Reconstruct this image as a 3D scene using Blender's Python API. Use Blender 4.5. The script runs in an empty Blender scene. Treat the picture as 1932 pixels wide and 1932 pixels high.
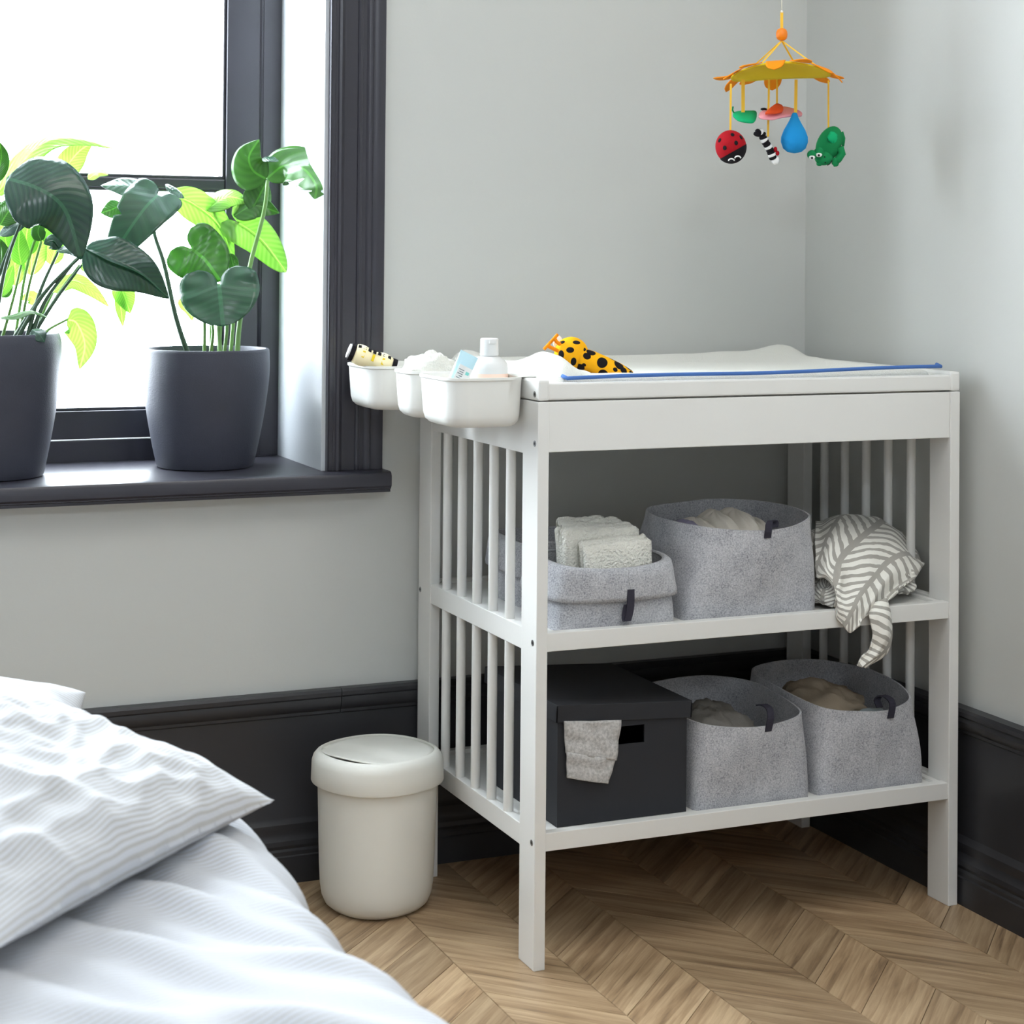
import bpy, bmesh, math, random
import numpy as np
from mathutils import Vector, Matrix, noise

random.seed(7)
SC = bpy.context.scene
COL = SC.collection

# ------------------------------------------------------------------ camera
CAM = Vector((-1.176, -2.634, 1.110))
YAW, PITCH, ROLL = (math.radians(a) for a in (-23.2, 0.741, 0.485))
FOC, CX, CY = 3481.0, 966.0, 442.0
_r = Vector((math.cos(YAW), math.sin(YAW), 0)); _f = Vector((-math.sin(YAW), math.cos(YAW), 0)); _z = Vector((0, 0, 1))
FWD = _f * math.cos(PITCH) + _z * math.sin(PITCH)
_u = -_f * math.sin(PITCH) + _z * math.cos(PITCH)
RGT = _r * math.cos(ROLL) + _u * math.sin(ROLL)
UPV = -_r * math.sin(ROLL) + _u * math.cos(ROLL)
cam_data = bpy.data.cameras.new('camera')
cam = bpy.data.objects.new('camera', cam_data); COL.objects.link(cam)
cam.matrix_world = Matrix(((RGT.x, UPV.x, -FWD.x, CAM.x), (RGT.y, UPV.y, -FWD.y, CAM.y), (RGT.z, UPV.z, -FWD.z, CAM.z), (0, 0, 0, 1)))
cam_data.sensor_width = 36; cam_data.sensor_fit = 'HORIZONTAL'
cam_data.lens = 36 * FOC / 1932
cam_data.shift_x = 0.0; cam_data.shift_y = -(966 - CY) / 1932
cam_data.clip_start = 0.05; cam_data.clip_end = 60
cam_data.dof.use_dof = True; cam_data.dof.focus_distance = 3.05; cam_data.dof.aperture_fstop = 7.0
SC.camera = cam

# ------------------------------------------------------------------ world, light, exposure
SKY = 47.0
world = bpy.data.worlds.new('overcast_sky'); SC.world = world; world.use_nodes = True
bg = world.node_tree.nodes['Background']; bg.inputs[0].default_value = (0.83, 0.92, 1.0, 1); bg.inputs[1].default_value = SKY
def area(name, loc, rot, sx, sy, power=None, color=(1, 1, 1), portal=False):
    d = bpy.data.lights.new(name, 'AREA'); d.shape = 'RECTANGLE'; d.size = sx; d.size_y = sy; d.color = color
    if power: d.energy = power
    d.cycles.is_portal = portal
    o = bpy.data.objects.new(name, d); COL.objects.link(o); o.location = loc; o.rotation_euler = rot
    return o
R90 = math.pi / 2
WX0, WX1, WZ0, WZ1 = -1.76, -0.175, 0.725, 2.38          # window opening in the back wall
area('window_daylight', ((WX0 + WX1) / 2, 0.90, (WZ0 + WZ1) / 2), (-R90, 0, 0), WX1 - WX0, WZ1 - WZ0, portal=True)
FX0, FX1, FZ0, FZ1 = -1.5, -0.8, 2.2, 2.6              # unseen opening behind the camera, added and sized for high fill light
area('rear_fill_portal', ((FX0 + FX1) / 2, -3.92, (FZ0 + FZ1) / 2), (R90, 0, 0), FX1 - FX0, FZ1 - FZ0, portal=True)
area('overhead_fill_light', (0.0, -1.30, 2.70), (0, 0, 0), 1.2, 1.2, power=27, color=(1.0, 0.97, 0.94))  # soft overhead fill added to brighten the table, no fixture behind it
vs = SC.view_settings
vs.view_transform = 'Standard'; vs.look = 'None'; vs.gamma = 1.0; vs.use_curve_mapping = False; vs.exposure = -0.54
SC.cycles.max_bounces = 9; SC.cycles.diffuse_bounces = 5; SC.cycles.sample_clamp_indirect = 8.0

# ------------------------------------------------------------------ helpers
def at(px, py, ax, val):
    d = FWD + RGT * ((px - CX) / FOC) + UPV * ((CY - py) / FOC)
    return CAM + d * ((val - CAM[ax]) / d[ax])
ROOT = {}
def tag(o, label=None, cat=None, group=None, kind=None):
    if label: o['label'] = label
    if cat: o['category'] = cat
    if group: o['group'] = group
    if kind: o['kind'] = kind
    return o
def thing(name, label, cat, loc=(0, 0, 0), group=None, kind=None):
    o = bpy.data.objects.new(name, None); COL.objects.link(o); o.location = loc; o.empty_display_size = 0.05
    ROOT[o.name] = Vector(loc)
    return tag(o, label, cat, group, kind)
def mesh_obj(name, verts, faces, mat, parent=None, smooth=False, uvs=None, loc=None):
    if parent is not None: org = ROOT[parent.name]
    else: org = Vector(loc) if loc is not None else Vector((0, 0, 0))
    me = bpy.data.meshes.new(name)
    me.from_pydata([tuple(Vector(v) - org) for v in verts], [], faces)
    if uvs is not None:
        ul = me.uv_layers.new(name='UVMap')
        for p in me.polygons:
            for li in p.loop_indices: ul.data[li].uv = uvs[me.loops[li].vertex_index]
    bm = bmesh.new(); bm.from_mesh(me); bmesh.ops.recalc_face_normals(bm, faces=bm.faces); bm.to_mesh(me); bm.free()
    if smooth:
        for p in me.polygons: p.use_smooth = True
    if mat: me.materials.append(mat)
    o = bpy.data.objects.new(name, me); COL.objects.link(o)
    if parent is not None: o.parent = parent
    else: o.location = org
    ROOT[o.name] = org
    return o
class MB:                                   # collects geometry for one part
    def __init__(s): s.v = []; s.f = []; s.uv = []
    def add(s, v, f, uv=None):
        n = len(s.v); s.v += [Vector(p) for p in v]; s.f += [tuple(i + n for i in q) for q in f]
        s.uv += list(uv) if uv is not None else [(p[0], p[2]) for p in v]
        return s
    def box(s, x0, x1, y0, y1, z0, z1, bev=0.0, M=None):
        bm = bmesh.new(); bmesh.ops.create_cube(bm, size=1)
        for v in bm.verts: v.co = Vector(((x0 + x1) / 2 + v.co.x * (x1 - x0), (y0 + y1) / 2 + v.co.y * (y1 - y0), (z0 + z1) / 2 + v.co.z * (z1 - z0)))
        if bev: bmesh.ops.bevel(bm, geom=list(bm.edges), offset=bev, segments=2, affect='EDGES', profile=0.6)
        bm.verts.index_update()
        vv = [(M @ v.co if M else v.co.copy()) for v in bm.verts]
        s.add(vv, [[v.index for v in f.verts] for f in bm.faces]); bm.free(); return s
    def tube(s, pts, r, n=10, cap=True):
        pts = [Vector(p) for p in pts]; N = len(pts)
        rr = r if isinstance(r, (list, tuple)) else [r] * N
        prev = None; vs_ = []; 
        for i, p in enumerate(pts):
            t = (pts[min(i + 1, N - 1)] - pts[max(i - 1, 0)]).normalized()
            if prev is None:
                a = Vector((0, 0, 1)) if abs(t.z) < .9 else Vector((1, 0, 0)); prev = (a - t * a.dot(t)).normalized()
            else: prev = (prev - t * prev.dot(t)).normalized()
            b = t.cross(prev)
            vs_ += [p + (prev * math.cos(2 * math.pi * k / n) + b * math.sin(2 * math.pi * k / n)) * rr[i] for k in range(n)]
        fs = [(i * n + k, i * n + (k + 1) % n, (i + 1) * n + (k + 1) % n, (i + 1) * n + k) for i in range(N - 1) for k in range(n)]
        if cap: fs += [tuple(range(n))[::-1], tuple((N - 1) * n + k for k in range(n))]
        uv = [(k / n, i / max(1, N - 1)) for i in range(N) for k in range(n)]
        return s.add(vs_, fs, uv)
    def ribbon(s, pts, side, w, th=0.0008):
        pts = [Vector(p) for p in pts]; side = Vector(side).normalized(); N = len(pts); vv = []; fs = []
        for i, p in enumerate(pts):
            t = (pts[min(i + 1, N - 1)] - pts[max(i - 1, 0)]).normalized(); nn = t.cross(side).normalized() * th / 2
            vv += [p - side * w / 2 - nn, p + side * w / 2 - nn, p + side * w / 2 + nn, p - side * w / 2 + nn]
        for i in range(N - 1):
            for k in range(4): fs.append((i * 4 + k, i * 4 + (k + 1) % 4, i * 4 + 4 + (k + 1) % 4, i * 4 + 4 + k))
        fs += [(3, 2, 1, 0), tuple((N - 1) * 4 + k for k in range(4))]
        return s.add(vv, fs)
    def lathe(s, prof, c, n=40, M=None, sx=1, sy=1, cap=True):
        c = Vector(c); vv = []; fs = []; P = len(prof)
        for r, z in prof:
            for k in range(n):
                a = 2 * math.pi * k / n; q = Vector((r * math.cos(a) * sx, r * math.sin(a) * sy, z))
                vv.append(c + (M @ q if M else q))
        for i in range(P - 1):
            for k in range(n): fs.append((i * n + k, i * n + (k + 1) % n, (i + 1) * n + (k + 1) % n, (i + 1) * n + k))
        if cap: fs += [tuple(range(n))[::-1], tuple((P - 1) * n + k for k in range(n))]
        return s.add(vv, fs, [(k / n, i / (P - 1)) for i in range(P) for k in range(n)])
    def ball(s, c, rx, ry=None, rz=None, M=None, nu=20, nv=12, amp=0, fr=6, seed=0):
        ry = ry or rx; rz = rz or rx; c = Vector(c); vv = []; fs = []; uv = []
        for j in range(1, nv):
            th = math.pi * j / nv
            for k in range(nu):
                a = 2 * math.pi * k / nu; d = Vector((math.sin(th) * math.cos(a), math.sin(th) * math.sin(a), math.cos(th)))
                m = 1 + (amp * noise.noise(d * fr + Vector((seed, seed * 1.7, 0))) if amp else 0)
                q = Vector((d.x * rx, d.y * ry, d.z * rz)) * m
                vv.append(c + (M @ q if M else q)); uv.append((k / nu, j / nv))
        q = Vector((0, 0, rz)); vv.append(c + (M @ q if M else q)); uv.append((.5, 0))
        q = -q; vv.append(c + (M @ q if M else q)); uv.append((.5, 1))
        for j in range(nv - 2):
            for k in range(nu): fs.append((j * nu + k, (j + 1) * nu + k, (j + 1) * nu + (k + 1) % nu, j * nu + (k + 1) % nu))
        t = len(vv) - 2
        for k in range(nu): fs.append((t, k, (k + 1) % nu)); fs.append((t + 1, (nv - 2) * nu + (k + 1) % nu, (nv - 2) * nu + k))
        return s.add(vv, fs, uv)
    def extrude(s, prof, axis, a, b):
        """prof: closed list of points (p,q); axis 'x' -> (y,z), 'y' -> (x,z), 'z' -> (x,y)"""
        n = len(prof); mk = {'x': lambda t, p: Vector((t, p[0], p[1])), 'y': lambda t, p: Vector((p[0], t, p[1])), 'z': lambda t, p: Vector((p[0], p[1], t))}[axis]
        vv = [mk(a, p) for p in prof] + [mk(b, p) for p in prof]
        fs = [(k, (k + 1) % n, n + (k + 1) % n, n + k) for k in range(n)] + [tuple(range(n))[::-1], tuple(range(n, 2 * n))]
        return s.add(vv, fs)
    def build(s, name, mat, parent=None, smooth=False, loc=None):
        return mesh_obj(name, s.v, s.f, mat, parent, smooth, s.uv, loc)
def smooth_angle(o, deg=35):
    me = o.data
    for p in me.polygons: p.use_smooth = True
    bm = bmesh.new(); bm.from_mesh(me)
    lim = math.radians(deg)
    for e in bm.edges:
        if len(e.link_faces) == 2 and e.calc_face_angle(0) > lim: e.smooth = False
    bm.to_mesh(me); bm.free(); return o
def solidify(o, t, offset=0):
    m = o.modifiers.new('thickness', 'SOLIDIFY'); m.thickness = t; m.offset = offset; return o
def subsurf(o, n=1):
    m = o.modifiers.new('smooth', 'SUBSURF'); m.levels = n; m.render_levels = n; return o
def grid_faces(nu, nv, closed=False):
    f = []
    for j in range(nv - 1):
        for i in range(nu if closed else nu - 1):
            f.append((j * nu + i, j * nu + (i + 1) % nu, (j + 1) * nu + (i + 1) % nu, (j + 1) * nu + i))
    return f
def catmull(P, n, closed=False):
    P = [Vector(p) for p in P]; N = len(P); out = []
    segs = N if closed else N - 1
    for k in range(n):
        t = k / n * segs if closed else k / (n - 1) * segs
        i = min(int(t), segs - 1); u = t - i
        if closed: p0, p1, p2, p3 = (P[(i + d) % N] for d in (-1, 0, 1, 2))
        else:
            p1, p2 = P[i], P[i + 1]; p0 = P[i - 1] if i > 0 else p1 * 2 - p2; p3 = P[i + 2] if i + 2 < N else p2 * 2 - p1
        out.append(0.5 * ((2 * p1) + (p2 - p0) * u + (2 * p0 - 5 * p1 + 4 * p2 - p3) * u * u + (3 * p1 - p0 - 3 * p2 + p3) * u ** 3))
    return out
def nz(x, y=0.0, z=0.0): return noise.noise(Vector((x, y, z)))

# ------------------------------------------------------------------ materials
def srgb(r, g, b):
    f = lambda c: (c / 255) / 12.92 if c / 255 <= .04045 else ((c / 255 + .055) / 1.055) ** 2.4
    return (f(r), f(g), f(b), 1)
def newmat(name):
    m = bpy.data.materials.new(name); m.use_nodes = True
    nt = m.node_tree; return m, nt, nt.nodes['Principled BSDF']
def nd(nt, t, **kw):
    n = nt.nodes.new(t)
    for k, v in kw.items():
        if k.startswith('i_'): n.inputs[int(k[2:])].default_value = v
        else: setattr(n, k, v)
    return n
def plain(name, col, rough=.5, spec=.5, bump=0, bscale=200, var=0, vscale=3, sheen=0, coord='Object'):
    m, nt, b = newmat(name); L = nt.links.new
    b.inputs['Base Color'].default_value = col; b.inputs['Roughness'].default_value = rough
    b.inputs['Specular IOR Level'].default_value = spec
    if sheen: b.inputs['Sheen Weight'].default_value = sheen
    tc = nd(nt, 'ShaderNodeTexCoord')
    if var:
        n = nd(nt, 'ShaderNodeTexNoise'); n.inputs['Scale'].default_value = vscale; L(tc.outputs[coord], n.inputs['Vector'])
        r = nd(nt, 'ShaderNodeValToRGB'); r.color_ramp.elements[0].position = .3; r.color_ramp.elements[1].position = .7
        r.color_ramp.elements[0].color = tuple(c * (1 - var) for c in col[:3]) + (1,); r.color_ramp.elements[1].color = tuple(min(1, c * (1 + var)) for c in col[:3]) + (1,)
        L(n.outputs[0], r.inputs[0]); L(r.outputs[0], b.inputs['Base Color'])
    if bump:
        n = nd(nt, 'ShaderNodeTexNoise'); n.inputs['Scale'].default_value = bscale; n.inputs['Detail'].default_value = 3; L(tc.outputs[coord], n.inputs['Vector'])
        u = nd(nt, 'ShaderNodeBump'); u.inputs['Strength'].default_value = bump; u.inputs['Distance'].default_value = .002
        L(n.outputs[0], u.inputs['Height']); L(u.outputs[0], b.inputs['Normal'])
    return m
M = {}
M['wall'] = plain('wall_paint', srgb(196, 197, 193), .55, .4, bump=.06, bscale=160)
M['wallfar'] = plain('grey_wall_paint', srgb(196, 196, 198), .6, .3, bump=.06, bscale=160)
M['ceiling'] = plain('ceiling_paint', srgb(238, 238, 234), .7, .3)
M['reveal'] = plain('reveal_paint', srgb(196, 200, 203), .22, .5, bump=.12, bscale=260)
M['trim'] = plain('charcoal_trim_paint', srgb(47, 46, 54), .34, .5, bump=.05, bscale=90, var=.06, vscale=9)
M['base'] = plain('charcoal_baseboard_paint', srgb(45, 45, 48), .38, .45, bump=.05, bscale=60, var=.08, vscale=7)
M['white'] = plain('white_lacquer', srgb(226, 225, 221), .33, .5)
M['bin'] = plain('white_bin_plastic', srgb(228, 228, 223), .35, .5)
M['pail'] = plain('cream_pail_plastic', srgb(229, 228, 220), .5, .4, bump=.03, bscale=500)
M['steel'] = plain('zinc_screw', srgb(150, 150, 150), .35, .5); M['steel'].node_tree.nodes['Principled BSDF'].inputs['Metallic'].default_value = 1
M['dark'] = plain('bolt_socket', srgb(40, 38, 38), .6)
M['pot'] = plain('matte_charcoal_pot', srgb(53, 55, 66), .55, .4, bump=.25, bscale=420, var=.05, vscale=20)
M['soil'] = plain('potting_soil', srgb(60, 46, 36), .95, .1, bump=1, bscale=90, var=.4, vscale=60)
M['terry'] = plain('white_terry', srgb(226, 225, 217), .95, .1, bump=1.0, bscale=420, sheen=.3)
M['towel'] = plain('towel_terry', srgb(232, 230, 220), .95, .1, bump=1.0, bscale=240, sheen=.3); M['towel'].node_tree.nodes['Bump'].inputs['Distance'].default_value = .006
M['piping'] = plain('blue_piping', srgb(74, 110, 172), .8, .2, bump=.2, bscale=600)
M['strap'] = plain('charcoal_webbing', srgb(52, 50, 60), .8, .2, bump=.3, bscale=900)
M['blackbox'] = plain('black_paperboard', srgb(44, 45, 49), .6, .3, bump=.06, bscale=250)
M['boxin'] = plain('box_inside', srgb(30, 29, 30), .8)
M['yellow'] = plain('yellow_felt', srgb(232, 200, 40), .85, .2, bump=.2, bscale=500)
M['ribbon'] = plain('yellow_ribbon', srgb(240, 190, 60), .7, .3)
M['orange'] = plain('orange_felt', srgb(240, 140, 20), .85, .2, bump=.2, bscale=500)
M['bead'] = plain('orange_bead', srgb(230, 125, 20), .4, .4)
M['red'] = plain('red_felt', srgb(160, 16, 28), .85, .2, bump=.2, bscale=500)
M['redor'] = plain('red_orange_felt', srgb(222, 82, 40), .85, .2)
M['pink'] = plain('pink_felt', srgb(236, 158, 170), .85, .2)
M['black'] = plain('black_felt', srgb(24, 22, 26), .85, .2)
M['feltwhite'] = plain('white_felt', srgb(240, 240, 238), .85, .2)
M['blue'] = plain('blue_felt', srgb(30, 140, 205), .85, .2, bump=.2, bscale=500)
M['green'] = plain('green_felt', srgb(22, 128, 74), .85, .2, bump=.2, bscale=500)
M['mint'] = plain('mint_green_felt', srgb(20, 170, 110), .85, .2)
M['string'] = plain('white_string', srgb(235, 232, 222), .8)
M['bottle'] = plain('white_bottle_plastic', srgb(222, 222, 221), .3, .5)
M['peach'] = plain('peach_print', srgb(248, 214, 196), .4, .4)
M['tube'] = plain('pale_blue_tube', srgb(186, 220, 232), .35, .5)
M['ink'] = plain('grey_print', srgb(120, 130, 136), .6); M['teal'] = plain('teal_print', srgb(120, 196, 190), .6)
M['creamtoy'] = plain('cream_toy_fabric', srgb(250, 238, 196), .85, .2)
M['jersey'] = plain('grey_marl_jersey', srgb(186, 184, 182), .95, .1, bump=.3, bscale=500, var=.22, vscale=220)
M['taupe'] = plain('taupe_cloth', srgb(148, 134, 116), .95, .1, bump=.4, bscale=500, var=.1, vscale=30)
M['greycloth'] = plain('grey_cloth', srgb(122, 118, 112), .95, .1, bump=.4, bscale=500, var=.1, vscale=30)
M['bluecloth'] = plain('pale_blue_cloth', srgb(150, 160, 164), .95, .1)
M['diaper'] = plain('diaper_paper', srgb(214, 207, 196), .8, .2, bump=.2, bscale=300)
M['lilac'] = plain('lilac_cloth', srgb(150, 146, 170), .9, .1)
M['foam'] = plain('mattress_ticking', srgb(225, 224, 220), .9, .1)
M['bedwood'] = plain('bed_base_fabric', srgb(120, 118, 116), .9, .1)

def felt_mat():
    m, nt, b = newmat('grey_wool_felt'); L = nt.links.new; tc = nd(nt, 'ShaderNodeTexCoord')
    n1 = nd(nt, 'ShaderNodeTexNoise'); n1.inputs['Scale'].default_value = 420; n1.inputs['Detail'].default_value = 4; n1.inputs['Roughness'].default_value = .7
    n2 = nd(nt, 'ShaderNodeTexNoise'); n2.inputs['Scale'].default_value = 28; n2.inputs['Detail'].default_value = 3
    L(tc.outputs['Object'], n1.inputs['Vector']); L(tc.outputs['Object'], n2.inputs['Vector'])
    mx = nd(nt, 'ShaderNodeMath', operation='MULTIPLY_ADD'); mx.inputs[1].default_value = .25; L(n2.outputs[0], mx.inputs[0]); L(n1.outputs[0], mx.inputs[2])
    r = nd(nt, 'ShaderNodeValToRGB'); e = r.color_ramp.elements
    e[0].position = .40; e[0].color = srgb(112, 112, 118); e[1].position = .82; e[1].color = srgb(202, 202, 204)
    k = r.color_ramp.elements.new(.6); k.color = srgb(170, 170, 174)
    L(mx.outputs[0], r.inputs[0]); L(r.outputs[0], b.inputs['Base Color'])
    b.inputs['Roughness'].default_value = .95; b.inputs['Specular IOR Level'].default_value = .1; b.inputs['Sheen Weight'].default_value = .15
    u = nd(nt, 'ShaderNodeBump'); u.inputs['Strength'].default_value = .5; u.inputs['Distance'].default_value = .001; L(n1.outputs[0], u.inputs['Height']); L(u.outputs[0], b.inputs['Normal'])
    return m
M['felt'] = felt_mat()

def wood_mat():
    m, nt, b = newmat('oak_plank'); L = nt.links.new; tc = nd(nt, 'ShaderNodeTexCoord'); oi = nd(nt, 'ShaderNodeObjectInfo')
    off = nd(nt, 'ShaderNodeVectorMath', operation='SCALE'); off.inputs[0].default_value = (37.1, 61.7, 13.3); L(oi.outputs['Random'], off.inputs['Scale'])
    ad = nd(nt, 'ShaderNodeVectorMath', operation='ADD'); L(tc.outputs['Object'], ad.inputs[0]); L(off.outputs[0], ad.inputs[1])
    mp = nd(nt, 'ShaderNodeMapping'); mp.inputs['Scale'].default_value = (2.6, 34, 34); L(ad.outputs[0], mp.inputs['Vector'])
    n = nd(nt, 'ShaderNodeTexNoise'); n.inputs['Scale'].default_value = 1.1; n.inputs['Detail'].default_value = 5; n.inputs['Roughness'].default_value = .66; n.inputs['Distortion'].default_value = .45; L(mp.outputs[0], n.inputs['Vector'])
    mp2 = nd(nt, 'ShaderNodeMapping'); mp2.inputs['Scale'].default_value = (1.1, 7, 7); L(ad.outputs[0], mp2.inputs['Vector'])
    w = nd(nt, 'ShaderNodeTexWave', wave_type='RINGS', wave_profile='SAW'); w.inputs['Scale'].default_value = 2.0; w.inputs['Distortion'].default_value = 7.0; w.inputs['Detail'].default_value = 2; w.inputs['Detail Scale'].default_value = .9
    L(mp2.outputs[0], w.inputs['Vector'])
    mp3 = nd(nt, 'ShaderNodeMapping'); mp3.inputs['Scale'].default_value = (14, 260, 260); L(ad.outputs[0], mp3.inputs['Vector'])
    n3 = nd(nt, 'ShaderNodeTexNoise'); n3.inputs['Scale'].default_value = 1.0; n3.inputs['Detail'].default_value = 2; L(mp3.outputs[0], n3.inputs['Vector'])
    s1 = nd(nt, 'ShaderNodeMath', operation='MULTIPLY_ADD'); s1.inputs[1].default_value = .13; L(w.outputs['Fac'], s1.inputs[0]); L(n.outputs[0], s1.inputs[2])
    s2 = nd(nt, 'ShaderNodeMath', operation='MULTIPLY_ADD'); s2.inputs[1].default_value = .25; L(n3.outputs[0], s2.inputs[0]); L(s1.outputs[0], s2.inputs[2])
    r = nd(nt, 'ShaderNodeValToRGB'); e = r.color_ramp.elements
    e[0].position = .40; e[0].color = srgb(100, 79, 59); e[1].position = .86; e[1].color = srgb(188, 162, 129)
    k = e.new(.60); k.color = srgb(154, 127, 97)
    L(s2.outputs[0], r.inputs[0])
    hs = nd(nt, 'ShaderNodeHueSaturation'); L(r.outputs[0], hs.inputs['Color'])
    mr = nd(nt, 'ShaderNodeMapRange'); mr.inputs[3].default_value = .80; mr.inputs[4].default_value = 1.16; L(oi.outputs['Random'], mr.inputs[0]); L(mr.outputs[0], hs.inputs['Value'])
    L(hs.outputs[0], b.inputs['Base Color']); b.inputs['Roughness'].default_value = .42; b.inputs['Specular IOR Level'].default_value = .45
    u = nd(nt, 'ShaderNodeBump'); u.inputs['Strength'].default_value = .15; u.inputs['Distance'].default_value = .001; L(s2.outputs[0], u.inputs['Height']); L(u.outputs[0], b.inputs['Normal'])
    return m
M['oak'] = wood_mat()
M['subfloor'] = plain('floor_joint', srgb(70, 54, 40), .7, .2)

def leaf_mat(name, dark, light, veins, trans=.5):
    m, nt, b = newmat(name); L = nt.links.new; uv = nd(nt, 'ShaderNodeUVMap')
    sp = nd(nt, 'ShaderNodeSeparateXYZ'); L(uv.outputs[0], sp.inputs[0])
    ab = nd(nt, 'ShaderNodeMath', operation='ABSOLUTE'); L(sp.outputs[0], ab.inputs[0])
    # side veins: lines of constant  v*veins - |u|*k
    a = nd(nt, 'ShaderNodeMath', operation='MULTIPLY'); a.inputs[1].default_value = veins; L(sp.outputs[1], a.inputs[0])
    s = nd(nt, 'ShaderNodeMath', operation='MULTIPLY_ADD'); s.inputs[1].default_value = -veins * .3; L(ab.outputs[0], s.inputs[0]); L(a.outputs[0], s.inputs[2])
    fr = nd(nt, 'ShaderNodeMath', operation='PINGPONG'); fr.inputs[1].default_value = .5; L(s.outputs[0], fr.inputs[0])
    mid = nd(nt, 'ShaderNodeMath', operation='LESS_THAN'); mid.inputs[1].default_value = .045; L(ab.outputs[0], mid.inputs[0])
    n = nd(nt, 'ShaderNodeTexNoise'); n.inputs['Scale'].default_value = 14; tc = nd(nt, 'ShaderNodeTexCoord'); L(tc.outputs['Object'], n.inputs['Vector'])
    f1 = nd(nt, 'ShaderNodeMath', operation='MULTIPLY_ADD'); f1.inputs[1].default_value = .8; L(fr.outputs[0], f1.inputs[0]); L(n.outputs[0], f1.inputs[2])
    r = nd(nt, 'ShaderNodeValToRGB'); e = r.color_ramp.elements; e[0].position = .35; e[0].color = light; e[1].position = .95; e[1].color = dark
    L(f1.outputs[0], r.inputs[0])
    mxc = nd(nt, 'ShaderNodeMix', data_type='RGBA'); L(mid.outputs[0], mxc.inputs[0]); L(r.outputs[0], mxc.inputs[6]); mxc.inputs[7].default_value = tuple(min(1, c * 1.5) for c in light[:3]) + (1,)
    L(mxc.outputs[2], b.inputs['Base Color']); b.inputs['Roughness'].default_value = .27; b.inputs['Specular IOR Level'].default_value = .7
    u = nd(nt, 'ShaderNodeBump'); u.inputs['Strength'].default_value = .28; u.inputs['Distance'].default_value = .002; L(fr.outputs[0], u.inputs['Height']); L(u.outputs[0], b.inputs['Normal'])
    tr = nd(nt, 'ShaderNodeBsdfTranslucent'); 
    hs = nd(nt, 'ShaderNodeHueSaturation'); hs.inputs['Hue'].default_value = .48; hs.inputs['Saturation'].default_value = .9; hs.inputs['Value'].default_value = 1.75; L(mxc.outputs[2], hs.inputs['Color']); L(hs.outputs[0], tr.inputs['Color'])
    mx = nd(nt, 'ShaderNodeMixShader'); mx.inputs[0].default_value = trans
    L(b.outputs[0], mx.inputs[1]); L(tr.outputs[0], mx.inputs[2]); L(mx.outputs[0], nt.nodes['Material Output'].inputs[0])
    return m
M['leafglossy'] = leaf_mat('glossy_split_leaf', srgb(30, 70, 48), srgb(38, 82, 54), 7, .14)
M['leafheart'] = leaf_mat('bright_heart_leaf', srgb(46, 98, 26), srgb(60, 114, 34), 7, .34)
M['leafdark'] = leaf_mat('dark_glossy_leaf', srgb(26, 62, 50), srgb(38, 78, 56), 15, .16)
M['leafmid'] = leaf_mat('mid_green_leaf', srgb(46, 98, 30), srgb(72, 126, 40), 16, .33)
M['leafpale'] = leaf_mat('pale_thin_leaf', srgb(104, 154, 66), srgb(138, 178, 96), 12, .55)
M['stem'] = plain('green_stem', srgb(96, 134, 66), .45, .5)
M['stemdark'] = plain('dark_green_stem', srgb(44, 72, 48), .45, .5)

def stripe_mat(name, base, line, freq, width, axis=0, noise_s=0):
    m, nt, b = newmat(name); L = nt.links.new; uv = nd(nt, 'ShaderNodeUVMap'); sp = nd(nt, 'ShaderNodeSeparateXYZ'); L(uv.outputs[0], sp.inputs[0])
    a = nd(nt, 'ShaderNodeMath', operation='MULTIPLY'); a.inputs[1].default_value = freq; L(sp.outputs[axis], a.inputs[0])
    p = nd(nt, 'ShaderNodeMath', operation='PINGPONG'); p.inputs[1].default_value = .5; L(a.outputs[0], p.inputs[0])
    r = nd(nt, 'ShaderNodeValToRGB'); e = r.color_ramp.elements; e[0].position = width * .5 - .06; e[0].color = line; e[1].position = width * .5 + .06; e[1].color = base
    L(p.outputs[0], r.inputs[0]); L(r.outputs[0], b.inputs['Base Color']); b.inputs['Roughness'].default_value = .9; b.inputs['Specular IOR Level'].default_value = .15
    tc = nd(nt, 'ShaderNodeTexCoord'); n = nd(nt, 'ShaderNodeTexNoise'); n.inputs['Scale'].default_value = 120; n.inputs['Detail'].default_value = 3; L(tc.outputs['Object'], n.inputs['Vector'])
    u = nd(nt, 'ShaderNodeBump'); u.inputs['Strength'].default_value = .25; u.inputs['Distance'].default_value = .002; L(n.outputs[0], u.inputs['Height']); L(u.outputs[0], b.inputs['Normal'])
    return m
M['ticking'] = stripe_mat('ticking_stripe_cotton', srgb(196, 198, 203), srgb(178, 176, 174), 190, .42, axis=1)
M['duvetcloth'] = stripe_mat('duvet_stripe_cotton', srgb(196, 199, 206), srgb(180, 179, 179), 170, .40)

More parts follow.
